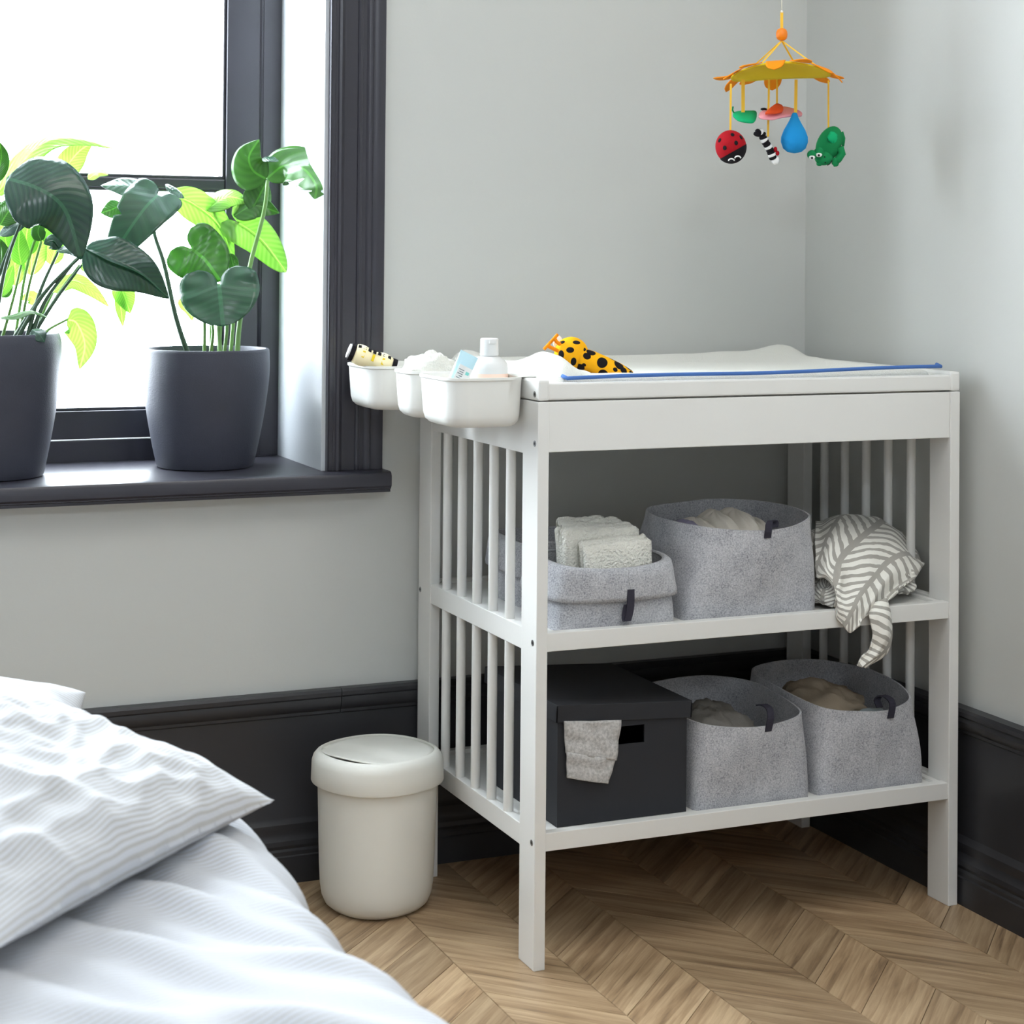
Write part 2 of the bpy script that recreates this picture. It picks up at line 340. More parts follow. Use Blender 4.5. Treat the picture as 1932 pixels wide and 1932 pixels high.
def herring_mat():                                   # white leaf-stripes on warm grey
    m, nt, b = newmat('leaf_print_muslin'); L = nt.links.new; uv = nd(nt, 'ShaderNodeUVMap'); sp = nd(nt, 'ShaderNodeSeparateXYZ'); L(uv.outputs[0], sp.inputs[0])
    tc = nd(nt, 'ShaderNodeTexCoord'); nn = nd(nt, 'ShaderNodeTexNoise'); nn.inputs['Scale'].default_value = 40; L(tc.outputs['Object'], nn.inputs['Vector'])
    pp = nd(nt, 'ShaderNodeMath', operation='PINGPONG'); pp.inputs[1].default_value = 1.0; L(sp.outputs[0], pp.inputs[0])       # 0..1 zigzag across columns
    s = nd(nt, 'ShaderNodeMath', operation='MULTIPLY_ADD'); s.inputs[1].default_value = .75; L(pp.outputs[0], s.inputs[0]); L(sp.outputs[1], s.inputs[2])
    s2 = nd(nt, 'ShaderNodeMath', operation='MULTIPLY_ADD'); s2.inputs[1].default_value = .14; L(nn.outputs[0], s2.inputs[0]); L(s.outputs[0], s2.inputs[2])
    st = nd(nt, 'ShaderNodeMath', operation='MULTIPLY'); st.inputs[1].default_value = 3.2; L(s2.outputs[0], st.inputs[0])
    p = nd(nt, 'ShaderNodeMath', operation='PINGPONG'); p.inputs[1].default_value = .5; L(st.outputs[0], p.inputs[0])
    g = nd(nt, 'ShaderNodeMath', operation='GREATER_THAN'); g.inputs[1].default_value = .22; L(p.outputs[0], g.inputs[0])
    e1 = nd(nt, 'ShaderNodeMath', operation='GREATER_THAN'); e1.inputs[1].default_value = .10; L(pp.outputs[0], e1.inputs[0])
    e2 = nd(nt, 'ShaderNodeMath', operation='LESS_THAN'); e2.inputs[1].default_value = .93; L(pp.outputs[0], e2.inputs[0])
    q = nd(nt, 'ShaderNodeMath', operation='MULTIPLY'); L(g.outputs[0], q.inputs[0]); L(e1.outputs[0], q.inputs[1])
    q2 = nd(nt, 'ShaderNodeMath', operation='MULTIPLY'); L(q.outputs[0], q2.inputs[0]); L(e2.outputs[0], q2.inputs[1])
    mx = nd(nt, 'ShaderNodeMix', data_type='RGBA'); L(q2.outputs[0], mx.inputs[0]); mx.inputs[6].default_value = srgb(172, 168, 160); mx.inputs[7].default_value = srgb(240, 238, 230)
    L(mx.outputs[2], b.inputs['Base Color']); b.inputs['Roughness'].default_value = .95; b.inputs['Specular IOR Level'].default_value = .1; b.inputs['Sheen Weight'].default_value = .2
    n3 = nd(nt, 'ShaderNodeTexNoise'); n3.inputs['Scale'].default_value = 500; L(tc.outputs['Object'], n3.inputs['Vector'])
    u = nd(nt, 'ShaderNodeBump'); u.inputs['Strength'].default_value = .5; u.inputs['Distance'].default_value = .001; L(n3.outputs[0], u.inputs['Height']); L(u.outputs[0], b.inputs['Normal'])
    return m
M['muslin'] = herring_mat()
def spot_mat():
    m, nt, b = newmat('giraffe_spot_fabric'); L = nt.links.new; tc = nd(nt, 'ShaderNodeTexCoord')
    v = nd(nt, 'ShaderNodeTexVoronoi'); v.inputs['Scale'].default_value = 46; v.inputs['Randomness'].default_value = .8; L(tc.outputs['Object'], v.inputs['Vector'])
    g = nd(nt, 'ShaderNodeMath', operation='LESS_THAN'); g.inputs[1].default_value = .42; L(v.outputs['Distance'], g.inputs[0])
    mx = nd(nt, 'ShaderNodeMix', data_type='RGBA'); L(g.outputs[0], mx.inputs[0]); mx.inputs[6].default_value = srgb(240, 172, 26); mx.inputs[7].default_value = srgb(30, 26, 28)
    L(mx.outputs[2], b.inputs['Base Color']); b.inputs['Roughness'].default_value = .9; b.inputs['Specular IOR Level'].default_value = .1
    return m
M['giraffe'] = spot_mat(); M['giraffeplain'] = plain('giraffe_yellow_fabric', srgb(240, 172, 26), .9, .1, bump=.2, bscale=500)
def glass_mat():
    m, nt, b = newmat('window_glass'); L = nt.links.new
    t = nd(nt, 'ShaderNodeBsdfTransparent'); g = nd(nt, 'ShaderNodeBsdfGlossy'); g.inputs['Roughness'].default_value = .02
    x = nd(nt, 'ShaderNodeMixShader'); x.inputs[0].default_value = .04; L(t.outputs[0], x.inputs[1]); L(g.outputs[0], x.inputs[2])
    L(x.outputs[0], nt.nodes['Material Output'].inputs[0]); return m
M['glass'] = glass_mat()

# ------------------------------------------------------------------ room shell
YB, XR, XL, YF, ZC = 0.555, 0.835, -3.4, -3.7, 2.85
def struct(o, label, cat): return tag(o, label, cat, kind='structure')
m = MB(); T = 0.34
for x0, x1, z0, z1 in ((XL - .2, WX0, 0, ZC), (WX1, XR + .2, 0, ZC), (WX0, WX1, 0, WZ0 - .037), (WX0, WX1, WZ1, ZC)): m.box(x0, x1, YB, YB + T, z0, z1)
struct(m.build('wall_back', M['wall']), 'pale grey painted wall with the window behind the changing table', 'wall')
struct(MB().box(XR, XR + .2, YF - .2, YB, 0, ZC).build('wall_right', M['wall']), 'pale grey side wall meeting the window wall in a corner', 'wall')
struct(MB().box(XL - .2, XL, YF - .2, YB, 0, ZC).build('wall_left', M['wallfar']), 'light grey wall on the far side of the bed', 'wall')
m = MB()
for x0, x1, z0, z1 in ((XL, FX0, 0, ZC), (FX1, XR, 0, ZC), (FX0, FX1, 0, FZ0), (FX0, FX1, FZ1, ZC)): m.box(x0, x1, YF - .2, YF, z0, z1)
struct(m.build('wall_front', M['wallfar']), 'light grey wall behind the viewer with a high opening added for fill light', 'wall')
struct(MB().box(XL - .2, XR + .2, YF - .2, YB + T, ZC, ZC + .15).build('ceiling', M['ceiling']), 'white plastered ceiling above the bedroom', 'ceiling')

# floor with chevron oak planks
floor = struct(MB().box(XL - .2, XR + .05, YF - .2, YB + .2, -.08, -.0035).build('floor', M['subfloor']), 'light oak floor laid in a chevron pattern', 'floor')
CW, PP, S0 = 0.1613, 0.1235, 0.0605
GAP = 0.0006
def clip(poly, axis, lim, keep_less):
    out = []
    for i in range(len(poly)):
        a, b = poly[i], poly[(i + 1) % len(poly)]
        ia, ib = (a[axis] <= lim) == keep_less, (b[axis] <= lim) == keep_less
        if ia: out.append(a)
        if ia != ib:
            t = (lim - a[axis]) / (b[axis] - a[axis]); out.append((a[0] + (b[0] - a[0]) * t, a[1] + (b[1] - a[1]) * t))
    return out
plank_cache = {}
FX_MIN, FX_MAX, FY_MIN, FY_MAX = -0.60, XR - .006, -0.92, YB - .006
for c in range(-4, 6):
    xs = S0 + c * CW; d = 1 if c % 2 == 0 else -1           # columns slant alternately
    # column between xs and xs+CW; odd/even tips meet on the spines
    for k in range(-14, 12):
        y0 = 0.0821 + k * PP + (0 if d < 0 else -CW)
        g = GAP
        poly = [(xs + g, y0 + d * g + g), (xs + CW - g, y0 + d * (CW - g) + g), (xs + CW - g, y0 + d * (CW - g) + PP - g), (xs + g, y0 + d * g + PP - g)]
        full = poly
        for ax, lim, less in ((0, FX_MIN, False), (0, FX_MAX, True), (1, FY_MIN, False), (1, FY_MAX, True)): poly = clip(poly, ax, lim, less) if poly else poly
        if len(poly) < 3: continue
        cx, cy = xs + CW / 2, y0 + d * CW / 2 + PP / 2
        ang = math.radians(45 * d); ca, sa = math.cos(-ang), math.sin(-ang)
        key = d if poly == full else None
        me = plank_cache.get(key) if key else None
        if me is None:
            lp = [((x - cx) * ca - (y - cy) * sa, (x - cx) * sa + (y - cy) * ca) for x, y in poly]
            n = len(lp); me = bpy.data.meshes.new('plank'); ch = .0006
            top = []
            gx = sum(p[0] for p in lp) / n; gy = sum(p[1] for p in lp) / n
            for x, y in lp:
                l = math.hypot(x - gx, y - gy); top.append((x - (x - gx) / l * ch, y - (y - gy) / l * ch, 0.0))
            me.from_pydata([(x, y, -.004) for x, y in lp] + [(x, y, -.0006) for x, y in lp] + top, [], [tuple(range(n))[::-1], tuple(range(2 * n, 3 * n))] + [(r * n + i, r * n + (i + 1) % n, (r + 1) * n + (i + 1) % n, (r + 1) * n + i) for r in (0, 1) for i in range(n)])
            me.materials.append(M['oak'])
            if key: plank_cache[key] = me
        o = bpy.data.objects.new('plank', me); COL.objects.link(o); o.parent = floor; o.location = (cx, cy, 0); o.rotation_euler = (0, 0, ang)
# planks further out, too far from view to pick apart: one joined part
m = MB()
def far_planks(fx0, fx1, fy0, fy1):
    c0 = int((fx0 - S0) / CW) - 2; c1 = int((fx1 - S0) / CW) + 2
    for c in range(c0, c1):
        xs = S0 + c * CW; d = 1 if c % 2 == 0 else -1
        for k in range(int((fy0) / PP) - 6, int(fy1 / PP) + 6):
            y0 = 0.0821 + k * PP + (0 if d < 0 else -CW); g = GAP
            poly = [(xs + g, y0 + d * g + g), (xs + CW - g, y0 + d * (CW - g) + g), (xs + CW - g, y0 + d * (CW - g) + PP - g), (xs + g, y0 + d * g + PP - g)]
            for ax, lim, less in ((0, fx0, False), (0, fx1, True), (1, fy0, False), (1, fy1, True)): poly = clip(poly, ax, lim, less) if poly else poly
            if len(poly) >= 3:
                n = len(poly); m.add([Vector((x, y, -.004)) for x, y in poly] + [Vector((x, y, 0)) for x, y in poly], [tuple(range(n, 2 * n))] + [(i, (i + 1) % n, n + (i + 1) % n, n + i) for i in range(n)])
far_planks(XL, FX_MIN, YF, YB - .006); far_planks(FX_MIN, XR - .006, YF, FY_MIN)
o = m.build('plank_field', M['oak'], floor); o['kind'] = 'stuff'

# baseboards (profile: depth from wall, height)
BB = [(0, 0), (.024, 0), (.024, .047), (.0215, .049), (.0215, .056), (.019, .060), (.021, .066), (.020, .074), (.016, .080), (.0145, .086), (.0155, .092), (.0155, .102), (.012, .108), (.010, .113), (.010, .290), (0, .290)]
TM = [(0, .2895), (.0105, .2895), (.0125, .292), (.0125, .297), (.0155, .300), (.0185, .306), (.0195, .313), (.018, .320), (.0205, .323), (.0205, .330), (.018, .335), (0, .335)]
seam = at(645, 1298, 1, YB - .02).x
bb = smooth_angle(MB().extrude([(YB - p, z) for p, z in BB], 'x', XL, XR - .001).build('baseboard_back', M['base']), 25); struct(bb, 'tall charcoal moulded baseboard under the window wall', 'baseboard')
for a, b in ((XL, seam - .0006), (seam + .0006, XR - .001)):
    smooth_angle(MB().extrude([(YB - p, z) for p, z in TM], 'x', a, b).build('top_moulding', M['base'], bb), 25)
K = .030 / .024
br = smooth_angle(MB().extrude([(XR - p * K, z) for p, z in BB], 'y', YF, YB - .024).build('baseboard_right', M['base']), 25); struct(br, 'tall charcoal moulded baseboard along the side wall', 'baseboard')
smooth_angle(MB().extrude([(XR - p * K, z) for p, z in TM], 'y', YF, YB - .018).build('top_moulding', M['base'], br), 25)

# window
win = thing('window_1', 'tall charcoal framed casement window over the sill', 'window', (WX1, YB, WZ0), kind='structure')
JX = WX1                                              # inner face of the reveal
MB().box(JX - .006, JX + .006, YB - .006, .832, WZ0, WZ1, .0008).build('reveal_panel', M['reveal'], win)
MB().box(WX0 - .006, WX0 + .006, YB - .006, .832, WZ0, WZ1, .0008).build('reveal_panel', M['reveal'], win)
MB().box(WX0 + .006, WX1 - .006, YB - .006, .832, WZ1 - .006, WZ1 + .006, .0008).build('reveal_panel', M['reveal'], win)
fy = 0.830; XM = (WX0 + WX1) / 2
m = MB()
m.box(JX - .042, JX, fy, .89, WZ0, WZ1, .0015).box(WX0, WX0 + .042, fy, .89, WZ0, WZ1, .0015)
m.box(WX0, WX1, fy + .001, .89, WZ0 - .002, WZ0 + .040, .0015).box(WX0, WX1, fy + .001, .89, WZ1 - .05, WZ1, .0015).box(XM - .03, XM + .03, fy + .001, .89, WZ0, WZ1, .0015)
m.build('window_frame', M['trim'], win)
for sx0, sx1 in ((XM + .024, JX - .046), (WX0 + .046, XM - .024)):
    sash = thing('sash', None, None, (WX1, YB, WZ0)); sash.parent = win; sash.location = (0, 0, 0)
    z0, z1 = WZ0 + .042, WZ1 - .056; sw = .066; ya, yb = fy + .004, .876; tz = 1.2465
    for (a, b, c, d_), nm in (((sx1 - sw, sx1, z0, z1), 'stile'), ((sx0, sx0 + sw, z0, z1), 'stile'), ((sx0 + sw, sx1 - sw, z0, z0 + .052), 'rail'), ((sx0 + sw, sx1 - sw, z1 - .06, z1), 'rail'), ((sx0 + sw, sx1 - sw, tz - .010, tz + .010), 'glazing_bar')):
        mm = MB().box(a, b, ya, yb, c, d_, .0015)
        if nm == 'glazing_bar': mm = MB().box(a, b, ya + .004, yb, c, d_, .003)
        mm.build(nm, M['trim'], sash)
    gx0, gx1 = sx0 + sw, sx1 - sw
    for ga, gb in ((z0 + .052, tz - .010), (tz + .010, z1 - .06)):
        bd = MB()
        e = .006
        bd.box(gx0, gx0 + e, ya + .008, yb, ga, gb, .002).box(gx1 - e, gx1, ya + .008, yb, ga, gb, .002).box(gx0 + e, gx1 - e, ya + .008, yb, ga, ga + e, .002).box(gx0 + e, gx1 - e, ya + .008, yb, gb - e, gb, .002)
        bd.build('glazing_bead', M['trim'], sash)
        MB().box(gx0 + .003, gx1 - .003, .860, .864, ga + .003, gb - .003).build('pane', M['glass'], sash)
    # rounded cover strip over the gap between sash and frame
    if sx1 > XM + .1:
        MB().tube([(sx1 + .002, ya + .001, z0 - .004), (sx1 + .002, ya + .001, z1)], .0045, 10).build('cover_strip', M['trim'], sash, smooth=True)
# sill board with rounded nose and small moulding under it
SR = -.0635; SL = WX0 - .11
sill = MB()
prof = [(.832, .725), (.509, .725), (.503, .7225), (.5, .717), (.5, .700), (.503, .6965), (.503, .6945), (.507, .693), (.507, .688), (.832, .688)]
vv = []; 
sill.extrude([(y, z) for y, z in prof], 'x', WX0, WX1).extrude([(min(y, YB - .0005), z) for y, z in prof], 'x', WX1, SR).extrude([(min(y, YB - .0005), z) for y, z in prof], 'x', SL, WX0)
smooth_angle(sill.build('window_sill', M['trim'], win), 30)
# fluted casing
def casing(x_in, x_out, nm, lab):
    w = x_out - x_in
    pf = [(0, 0), (0, .020), (.03, .023), (.09, .023), (.10, .019), (.14, .019), (.16, .023), (.20, .025), (.23, .022), (.26, .018), (.30, .018), (.305, .012), (.50, .012), (.51, .016), (.54, .019), (.58, .018), (.59, .013), (.66, .013), (.68, .017), (.72, .020), (.76, .020), (.78, .015), (.82, .015), (.84, .017), (.94, .017), (1, .014), (1, 0)]
    o = MB().extrude([(x_in + w * a, YB - (.012 + (d - .012) * .55 if 0 < a < 1 else d)) for a, d in pf], 'z', .7255, WZ1 + .1).build(nm, M['trim']); smooth_angle(o, 30)
    return struct(o, lab, 'window trim')
casing(-.1735, -.0675, 'trim_1', 'fluted charcoal casing board beside the window reveal')

# ------------------------------------------------------------------ changing table
W_, D_, PW_, PD_ = 0.80, 0.529, 0.0193, 0.060
table = thing('changing_table', 'white wooden changing table with slatted sides and two shelves', 'changing table', (0, 0, 0))
BV = .0016
for x0 in (0, W_ - PW_):
    for y0 in (0, D_ - PD_): MB().box(x0, x0 + PW_, y0, y0 + PD_, 0, .8855, BV).build('leg', M['white'], table)
for x0 in (.0012, W_ - PW_ + .0012):
    x1 = x0 + PW_ - .0024
    MB().box(x0, x1, PD_, D_ - PD_, .800, .885, .001).build('side_apron', M['white'], table)
    MB().box(x0, x1, PD_, D_ - PD_, .4895, .525, .0012).build('side_rail', M['white'], table)
    MB().box(x0, x1, PD_, D_ - PD_, .180, .2137, .0012).build('side_rail', M['white'], table)
    for za, zb in ((.525, .800), (.2137, .4895)):
        for ys in (.128, .199, .2695, .340, .4105):
            MB().tube([((x0 + x1) / 2, ys, za), ((x0 + x1) / 2, ys, zb)], .0082, 16, cap=False).build('spindle', M['white'], table, smooth=True)
for y0, y1 in ((.003, .021), (D_ - .021, D_ - .003)):
    MB().box(PW_, W_ - PW_, y0, y1, .806, .885, .0012).build('apron', M['white'], table)
    MB().box(PW_, W_ - PW_, y0, y1, .4941, .5231, .0012).build('shelf_rail', M['white'], table)
    MB().box(PW_, W_ - PW_, y0, y1, .183, .2115, .0012).build('shelf_rail', M['white'], table)
for z in (.5165, .2045): MB().box(PW_ + .001, W_ - PW_ - .001, .0205, D_ - .0205, z - .008, z, .0006).build('shelf_board', M['white'], table)
for z in (.5165, .2045):                    # slim edge strips along the sides of the boards
    for x0 in (PW_ + .0008, W_ - PW_ - .0128): MB().box(x0, x0 + .012, .022, D_ - .022, z, z + .005, .0006).build('edge_strip', M['white'], table)
# lift-on changing tray
TZ0, TZ1 = .8868, .920
for x0 in (0, W_ - PW_): 
    o = MB().box(x0, x0 + PW_, 0, D_, TZ0, TZ1, .004).build('tray_side', M['white'], table)
MB().box(PW_ - .001, W_ - PW_ + .001, .003, .019, .8878, .9144, .003).build('tray_rail', M['white'], table)
MB().box(PW_ - .001, W_ - PW_ + .001, D_ - .019, D_ - .003, .8878, .9144, .003).build('tray_rail', M['white'], table)
MB().box(PW_ - .001, W_ - PW_ + .001, .019, D_ - .019, .8878, .8938).build('tray_base', M['white'], table)
def bolt(p):
    b = MB().tube([(p.x - .0006, p.y, p.z), (p.x + .003, p.y, p.z)], .0048, 16).build('bolt', M['steel'], table)
    MB().tube([(p.x - .0009, p.y, p.z), (p.x - .0004, p.y, p.z)], .0024, 6).build('bolt_socket', M['dark'], b)
for px, py in ((1009, 744), (1009, 837), (1005, 1213), (1003, 1590), (793, 1112)): bolt(at(px, py, 0, 0.0))

# changing pad
pad = thing('changing_pad', 'white terry changing pad with raised edges and blue piping', 'changing pad', (.4, .26, .894))
NU, NV = 70, 44; px0, px1, py0, py1 = .030, .770, .0195, .509
def padz(u, v):
    e = min(1, min(u, 1 - u) / .045, min(v, 1 - v) / .05); e = math.sin(e * math.pi / 2) ** .5
    rim_l = math.exp(-((u - .045) / .042) ** 2) * (.014 + .024 * math.exp(-((v - .19) / .17) ** 2)) * min(1, v / .10)
    rim_b = math.exp(-((v - .90) / .09) ** 2) * (.010 + .006 * math.exp(-((u - .90) / .22) ** 2))
    rim_r = math.exp(-((u - .93) / .05) ** 2) * .012 * v
    rim_f = math.exp(-((v - .05) / .05) ** 2) * .006
    return .894 + .012 + e * (.014 + rim_l + rim_b + rim_r + rim_f + .0012 * nz(u * 14, v * 10)) 
vt = []; uv = []
for j in range(NV):
    for i in range(NU):
        u, v = i / (NU - 1), j / (NV - 1); cr = .012 * (1 - min(1, min(v, 1 - v) / .08)) * (1 if u < .5 else -1) * (1 - min(1, min(u, 1 - u) / .05))
        vt.append((px0 + (px1 - px0) * u + cr, py0 + (py1 - py0) * v, padz(u, v))); uv.append((u, v))
nt_ = len(vt); fc = grid_faces(NU, NV)
ring = [i for i in range(NU)] + [j * NU + NU - 1 for j in range(1, NV)] + [(NV - 1) * NU + i for i in range(NU - 2, -1, -1)] + [j * NU for j in range(NV - 2, 0, -1)]
for k in ring: vt.append((vt[k][0], vt[k][1], .8945)); uv.append(uv[k])
R_ = len(ring)
fc += [(ring[k], ring[(k + 1) % R_], nt_ + (k + 1) % R_, nt_ + k) for k in range(R_)] + [tuple(range(nt_, nt_ + R_))[::-1]]
mesh_obj('pad_cover', vt, fc, M['terry'], pad, True, uv)
fp = [Vector((.058 + (.772 - .058) * t, .0175, .9205 + .0075 * t + .0012 * math.sin(t * 9))) for t in [i / 30 for i in range(31)]]
fp = [Vector((.055, .030, .9235))] + fp + [Vector((.776, .035, .931))]
MB().tube(fp, .0032, 10).build('piping', M['piping'], pad, smooth=True)

# ------------------------------------------------------------------ hanging bins
def rrect(x0, x1, y0, y1, r, n=8):
    out = []
    for cx, cy, a0 in ((x1 - r, y1 - r, 0), (x0 + r, y1 - r, 90), (x0 + r, y0 + r, 180), (x1 - r, y0 + r, 270)):
        for k in range(n + 1):
            a = math.radians(a0 + 90 * k / n); out.append((cx + r * math.cos(a), cy + r * math.sin(a)))
    return out
def loft(m, rings, capb=True, capt=False):
    n = len(rings[0]); v = [p for r in rings for p in r]
    f = [(i * n + k, i * n + (k + 1) % n, (i + 1) * n + (k + 1) % n, (i + 1) * n + k) for i in range(len(rings) - 1) for k in range(n)]
    if capb: f.append(tuple(range(n))[::-1])
    if capt: f.append(tuple((len(rings) - 1) * n + k for k in range(n)))
    return m.add(v, f)
def hang_bin(x0, y0, y1, zb, zt, label, r=.034):
    t = thing('hanging_bin', label, 'storage bin', (0, (y0 + y1) / 2, zt), 'white bins hooked on the table side')
    x1 = -.0035; rings = []
    for dz, ins in ((0, .020), (.003, .012), (.009, .006), (.018, .0035), (.04, .002), (zt - zb - .006, 0), (zt - zb - .004, -.0022), (zt - zb, -.0022), (zt - zb, .0012), (zt - zb - .006, .0022), (.02, .0055), (.008, .010), (.004, .02)):
        rings.append([(x, y, zb + dz) for x, y in rrect(x0 + ins, x1 - max(ins, 0) * .6, y0 + ins, y1 - ins, max(.008, r - ins * .5))])
    m = MB(); loft(m, rings, True, True); smooth_angle(m.build('bin_shell', M['bin'], t), 40)
    yc = (y0 + y1) / 2; hw = (y1 - y0) * .34
    m = MB().box(-.006, .0215, yc - hw, yc + hw, .9206, .9228, .0008).box(.0200, .0215, yc - hw, yc + hw, .911, .922, .0004); m.build('hook', M['bin'], t)
    return t
hang_bin(-.137, .032, .185, .8435, .9225, 'wide white plastic bin on the table side holding a bottle and a tube')
hang_bin(-.136, .205, .305, .8450, .9225, 'narrow white plastic bin on the table side holding a crumpled washcloth', .03)
hang_bin(-.152, .358, .512, .8460, .9225, 'wide white plastic bin on the table side holding a patterned soft toy')

# bottle
bc = at(923, 690, 1, .120)
bt = thing('lotion_bottle', 'white plastic lotion bottle with a square flip cap in the bin', 'bottle', (bc.x, bc.y, .8525))
zb = .8525; zs = at(922, 690, 1, .12).z
MB().lathe([(.026, zb), (.030, zb + .003), (.0305, zb + .02), (.0305, zs - .004), (.029, zs + .004), (.024, zs + .0105), (.0165, zs + .0145), (.0135, zs + .0155), (.0135, zs + .022)], (bc.x, bc.y, 0), 40).build('bottle_body', M['bottle'], bt, smooth=True)
cp = MB().lathe([(.0148, zs + .0165), (.0150, zs + .019), (.0146, zs + .043), (.0128, zs + .0445), (.0, zs + .0445)], (bc.x, bc.y, 0), 32, cap=False).build('flip_cap', M['bottle'], bt); smooth_angle(cp, 40)
MB().box(bc.x - .006, bc.x + .006, bc.y - .0158, bc.y - .0135, zs + .036, zs + .041, .0006).build('cap_latch', M['bottle'], cp)
lb = MB().lathe([(.0308, zb + .022), (.0308, zs - .012)], (bc.x, bc.y, 0), 40, cap=False).build('label', M['peach'], bt, smooth=True)
# tube of cream
tb = at(866, 712, 1, .085); tt = at(886, 668, 1, .085)
tu = thing('cream_tube', 'pale blue cream tube with a printed label leaning in the bin', 'tube', (tb.x, tb.y, .853))
ax_ = (tt - tb).normalized(); sd = ax_.cross(Vector((0, 1, 0))).normalized(); nn = sd.cross(ax_).normalized()
base_ = tb - ax_ * .045
rings = []
for k in range(11):
    t = k / 10; c = base_ + ax_ * ((tt - base_).length * t); a, b = .0145 + .002 * t, .0135 * (1 - t) ** .6 + .0012
    rings.append([c + sd * a * math.cos(q) + nn * b * math.sin(q) for q in [2 * math.pi * i / 24 for i in range(24)]])
m = MB(); loft(m, rings, True, True); smooth_angle(m.build('tube_body', M['tube'], tu), 50)
lab_c = base_ + ax_ * ((tt - base_).length * .70)
ln = -nn if (-nn).dot(FWD) < 0 else nn
lm = Matrix((sd, ax_, ln)).transposed()
def lquad(nm, mat, u0, u1, v0, v1, h, par):
    P = [lab_c + lm @ Vector((u, v, .0106 + h)) for u, v in ((u0, v0), (u1, v0), (u1, v1), (u0, v1))]; P += [p - ln * .0004 for p in P]
    return mesh_obj(nm, P, [(0, 1, 2, 3), (7, 6, 5, 4), (0, 4, 5, 1), (1, 5, 6, 2), (2, 6, 7, 3), (3, 7, 4, 0)], mat, par)
lo = lquad('label', M['bottle'], -.012, .012, -.020, .004, 0, tu)
for k, (u1_) in enumerate((.010, .008, .010, .006, .009)): lquad('print_line', M['ink'], .0005, u1_, -.004 - k * .0034, -.0027 - k * .0034, .0003, lo)
lquad('print_mark', M['teal'], -.009, -.003, -.008, -.003, .0003, lo)
# washcloth heap
def cloth_heap(name, mat, parent, c, rx, ry, rz, amp=.25, fr=2.6, seed=0, base=None, nu=56, nv=28, rot=0, power=1.0, loc=None):
    """a crumpled cloth: upper part of a lumpy ellipsoid, closed below"""
    c = Vector(c); vv = []; uv = []; cr, sr = math.cos(rot), math.sin(rot)
    for j in range(nv):
        th = math.pi * .62 * j / (nv - 1)
        for k in range(nu):
            a = 2 * math.pi * k / nu; d = Vector((math.sin(th) * math.cos(a), math.sin(th) * math.sin(a), math.cos(th)))
            n1 = noise.noise(d * fr + Vector((seed * 3.1, seed, 0))); n2 = noise.noise(d * fr * 2.7 + Vector((0, seed * 2.3, seed))); rd = 1 - abs(noise.noise(d * fr * 1.6 + Vector((seed, 5, seed)))) * 2
            mm = 1 + amp * (n1 + .45 * n2 + .35 * rd * .5)
            x, y = d.x * rx * mm, d.y * ry * mm; z = math.copysign(abs(d.z) ** power, d.z) * rz * mm
            vv.append(c + Vector((x * cr - y * sr, x * sr + y * cr, z))); uv.append((k / nu, j / nv))
    if base is not None:
        for v in vv: v.z = max(v.z, base)
    f = grid_faces(nu, nv, True); f.append(tuple((nv - 1) * nu + k for k in range(nu)))
    return mesh_obj(name, vv, f, mat, parent, True, uv, loc)
wc = at(805, 690, 1, .262)
o = cloth_heap('washcloth', M['terry'], None, (wc.x + .006, .258, .908), .050, .040, .040, .26, 2.0, 3, loc=(wc.x, .262, .87)); tag(o, 'crumpled white terry washcloth spilling out of the narrow bin', 'washcloth')
wc2 = at(850, 688, 1, .24)
# patterned soft toy in the far bin
ta, tb2 = at(664, 664, 1, .40), at(741, 693, 1, .385)
toy = thing('rattle_toy', 'cream soft toy with dark dashes lying across the far bin', 'soft toy', (ta.x, ta.y, .86))
P = [ta + (tb2 - ta) * (i / 12) for i in range(13)]
MB().tube(P, [.010] + [.0165 + .002 * math.sin(i) for i in range(11)] + [.011], 20).build('toy_body', M['creamtoy'], toy, smooth=True)
axis = (tb2 - ta).normalized(); up = Vector((0, 0, 1)); upn = (up - axis * up.dot(axis)).normalized(); fn = axis.cross(upn); fn = fn if fn.dot(FWD) < 0 else -fn
for e, q in ((ta, -1), (tb2, 1)):
    MB().tube([e + axis * q * -.004, e + axis * q * .004], .0155, 16).build('end_band', M['black'], toy)
    MB().tube([e + axis * q * .004, e + axis * q * .007], .0125, 16).build('end_band', M['feltwhite'], toy)
for i in range(1, 8):
    c = ta + (tb2 - ta) * (i / 8.4)
    for ang in (55, 12):
        d = fn * math.cos(math.radians(ang)) + upn * math.sin(math.radians(ang)); tg = axis
        sw = d.cross(tg); c0 = c + d * .0178
        hw_, hh = (.0028, .0035) if ang == 55 else (.0022, .006)
        if ang == 12 and i % 2: continue
        mesh_obj('dash', [c0 - tg * hw_ - sw * hh - d * .002, c0 + tg * hw_ - sw * hh - d * .002, c0 + tg * hw_ + sw * hh - d * .002, c0 - tg * hw_ + sw * hh - d * .002] + [c0 - tg * hw_ - sw * hh, c0 + tg * hw_ - sw * hh, c0 + tg * hw_ + sw * hh, c0 - tg * hw_ + sw * hh],
                 [(4, 5, 6, 7), (0, 1, 5, 4), (1, 2, 6, 5), (2, 3, 7, 6), (3, 0, 4, 7), (3, 2, 1, 0)], M['black'] if ang == 55 else M['yellow'], toy)

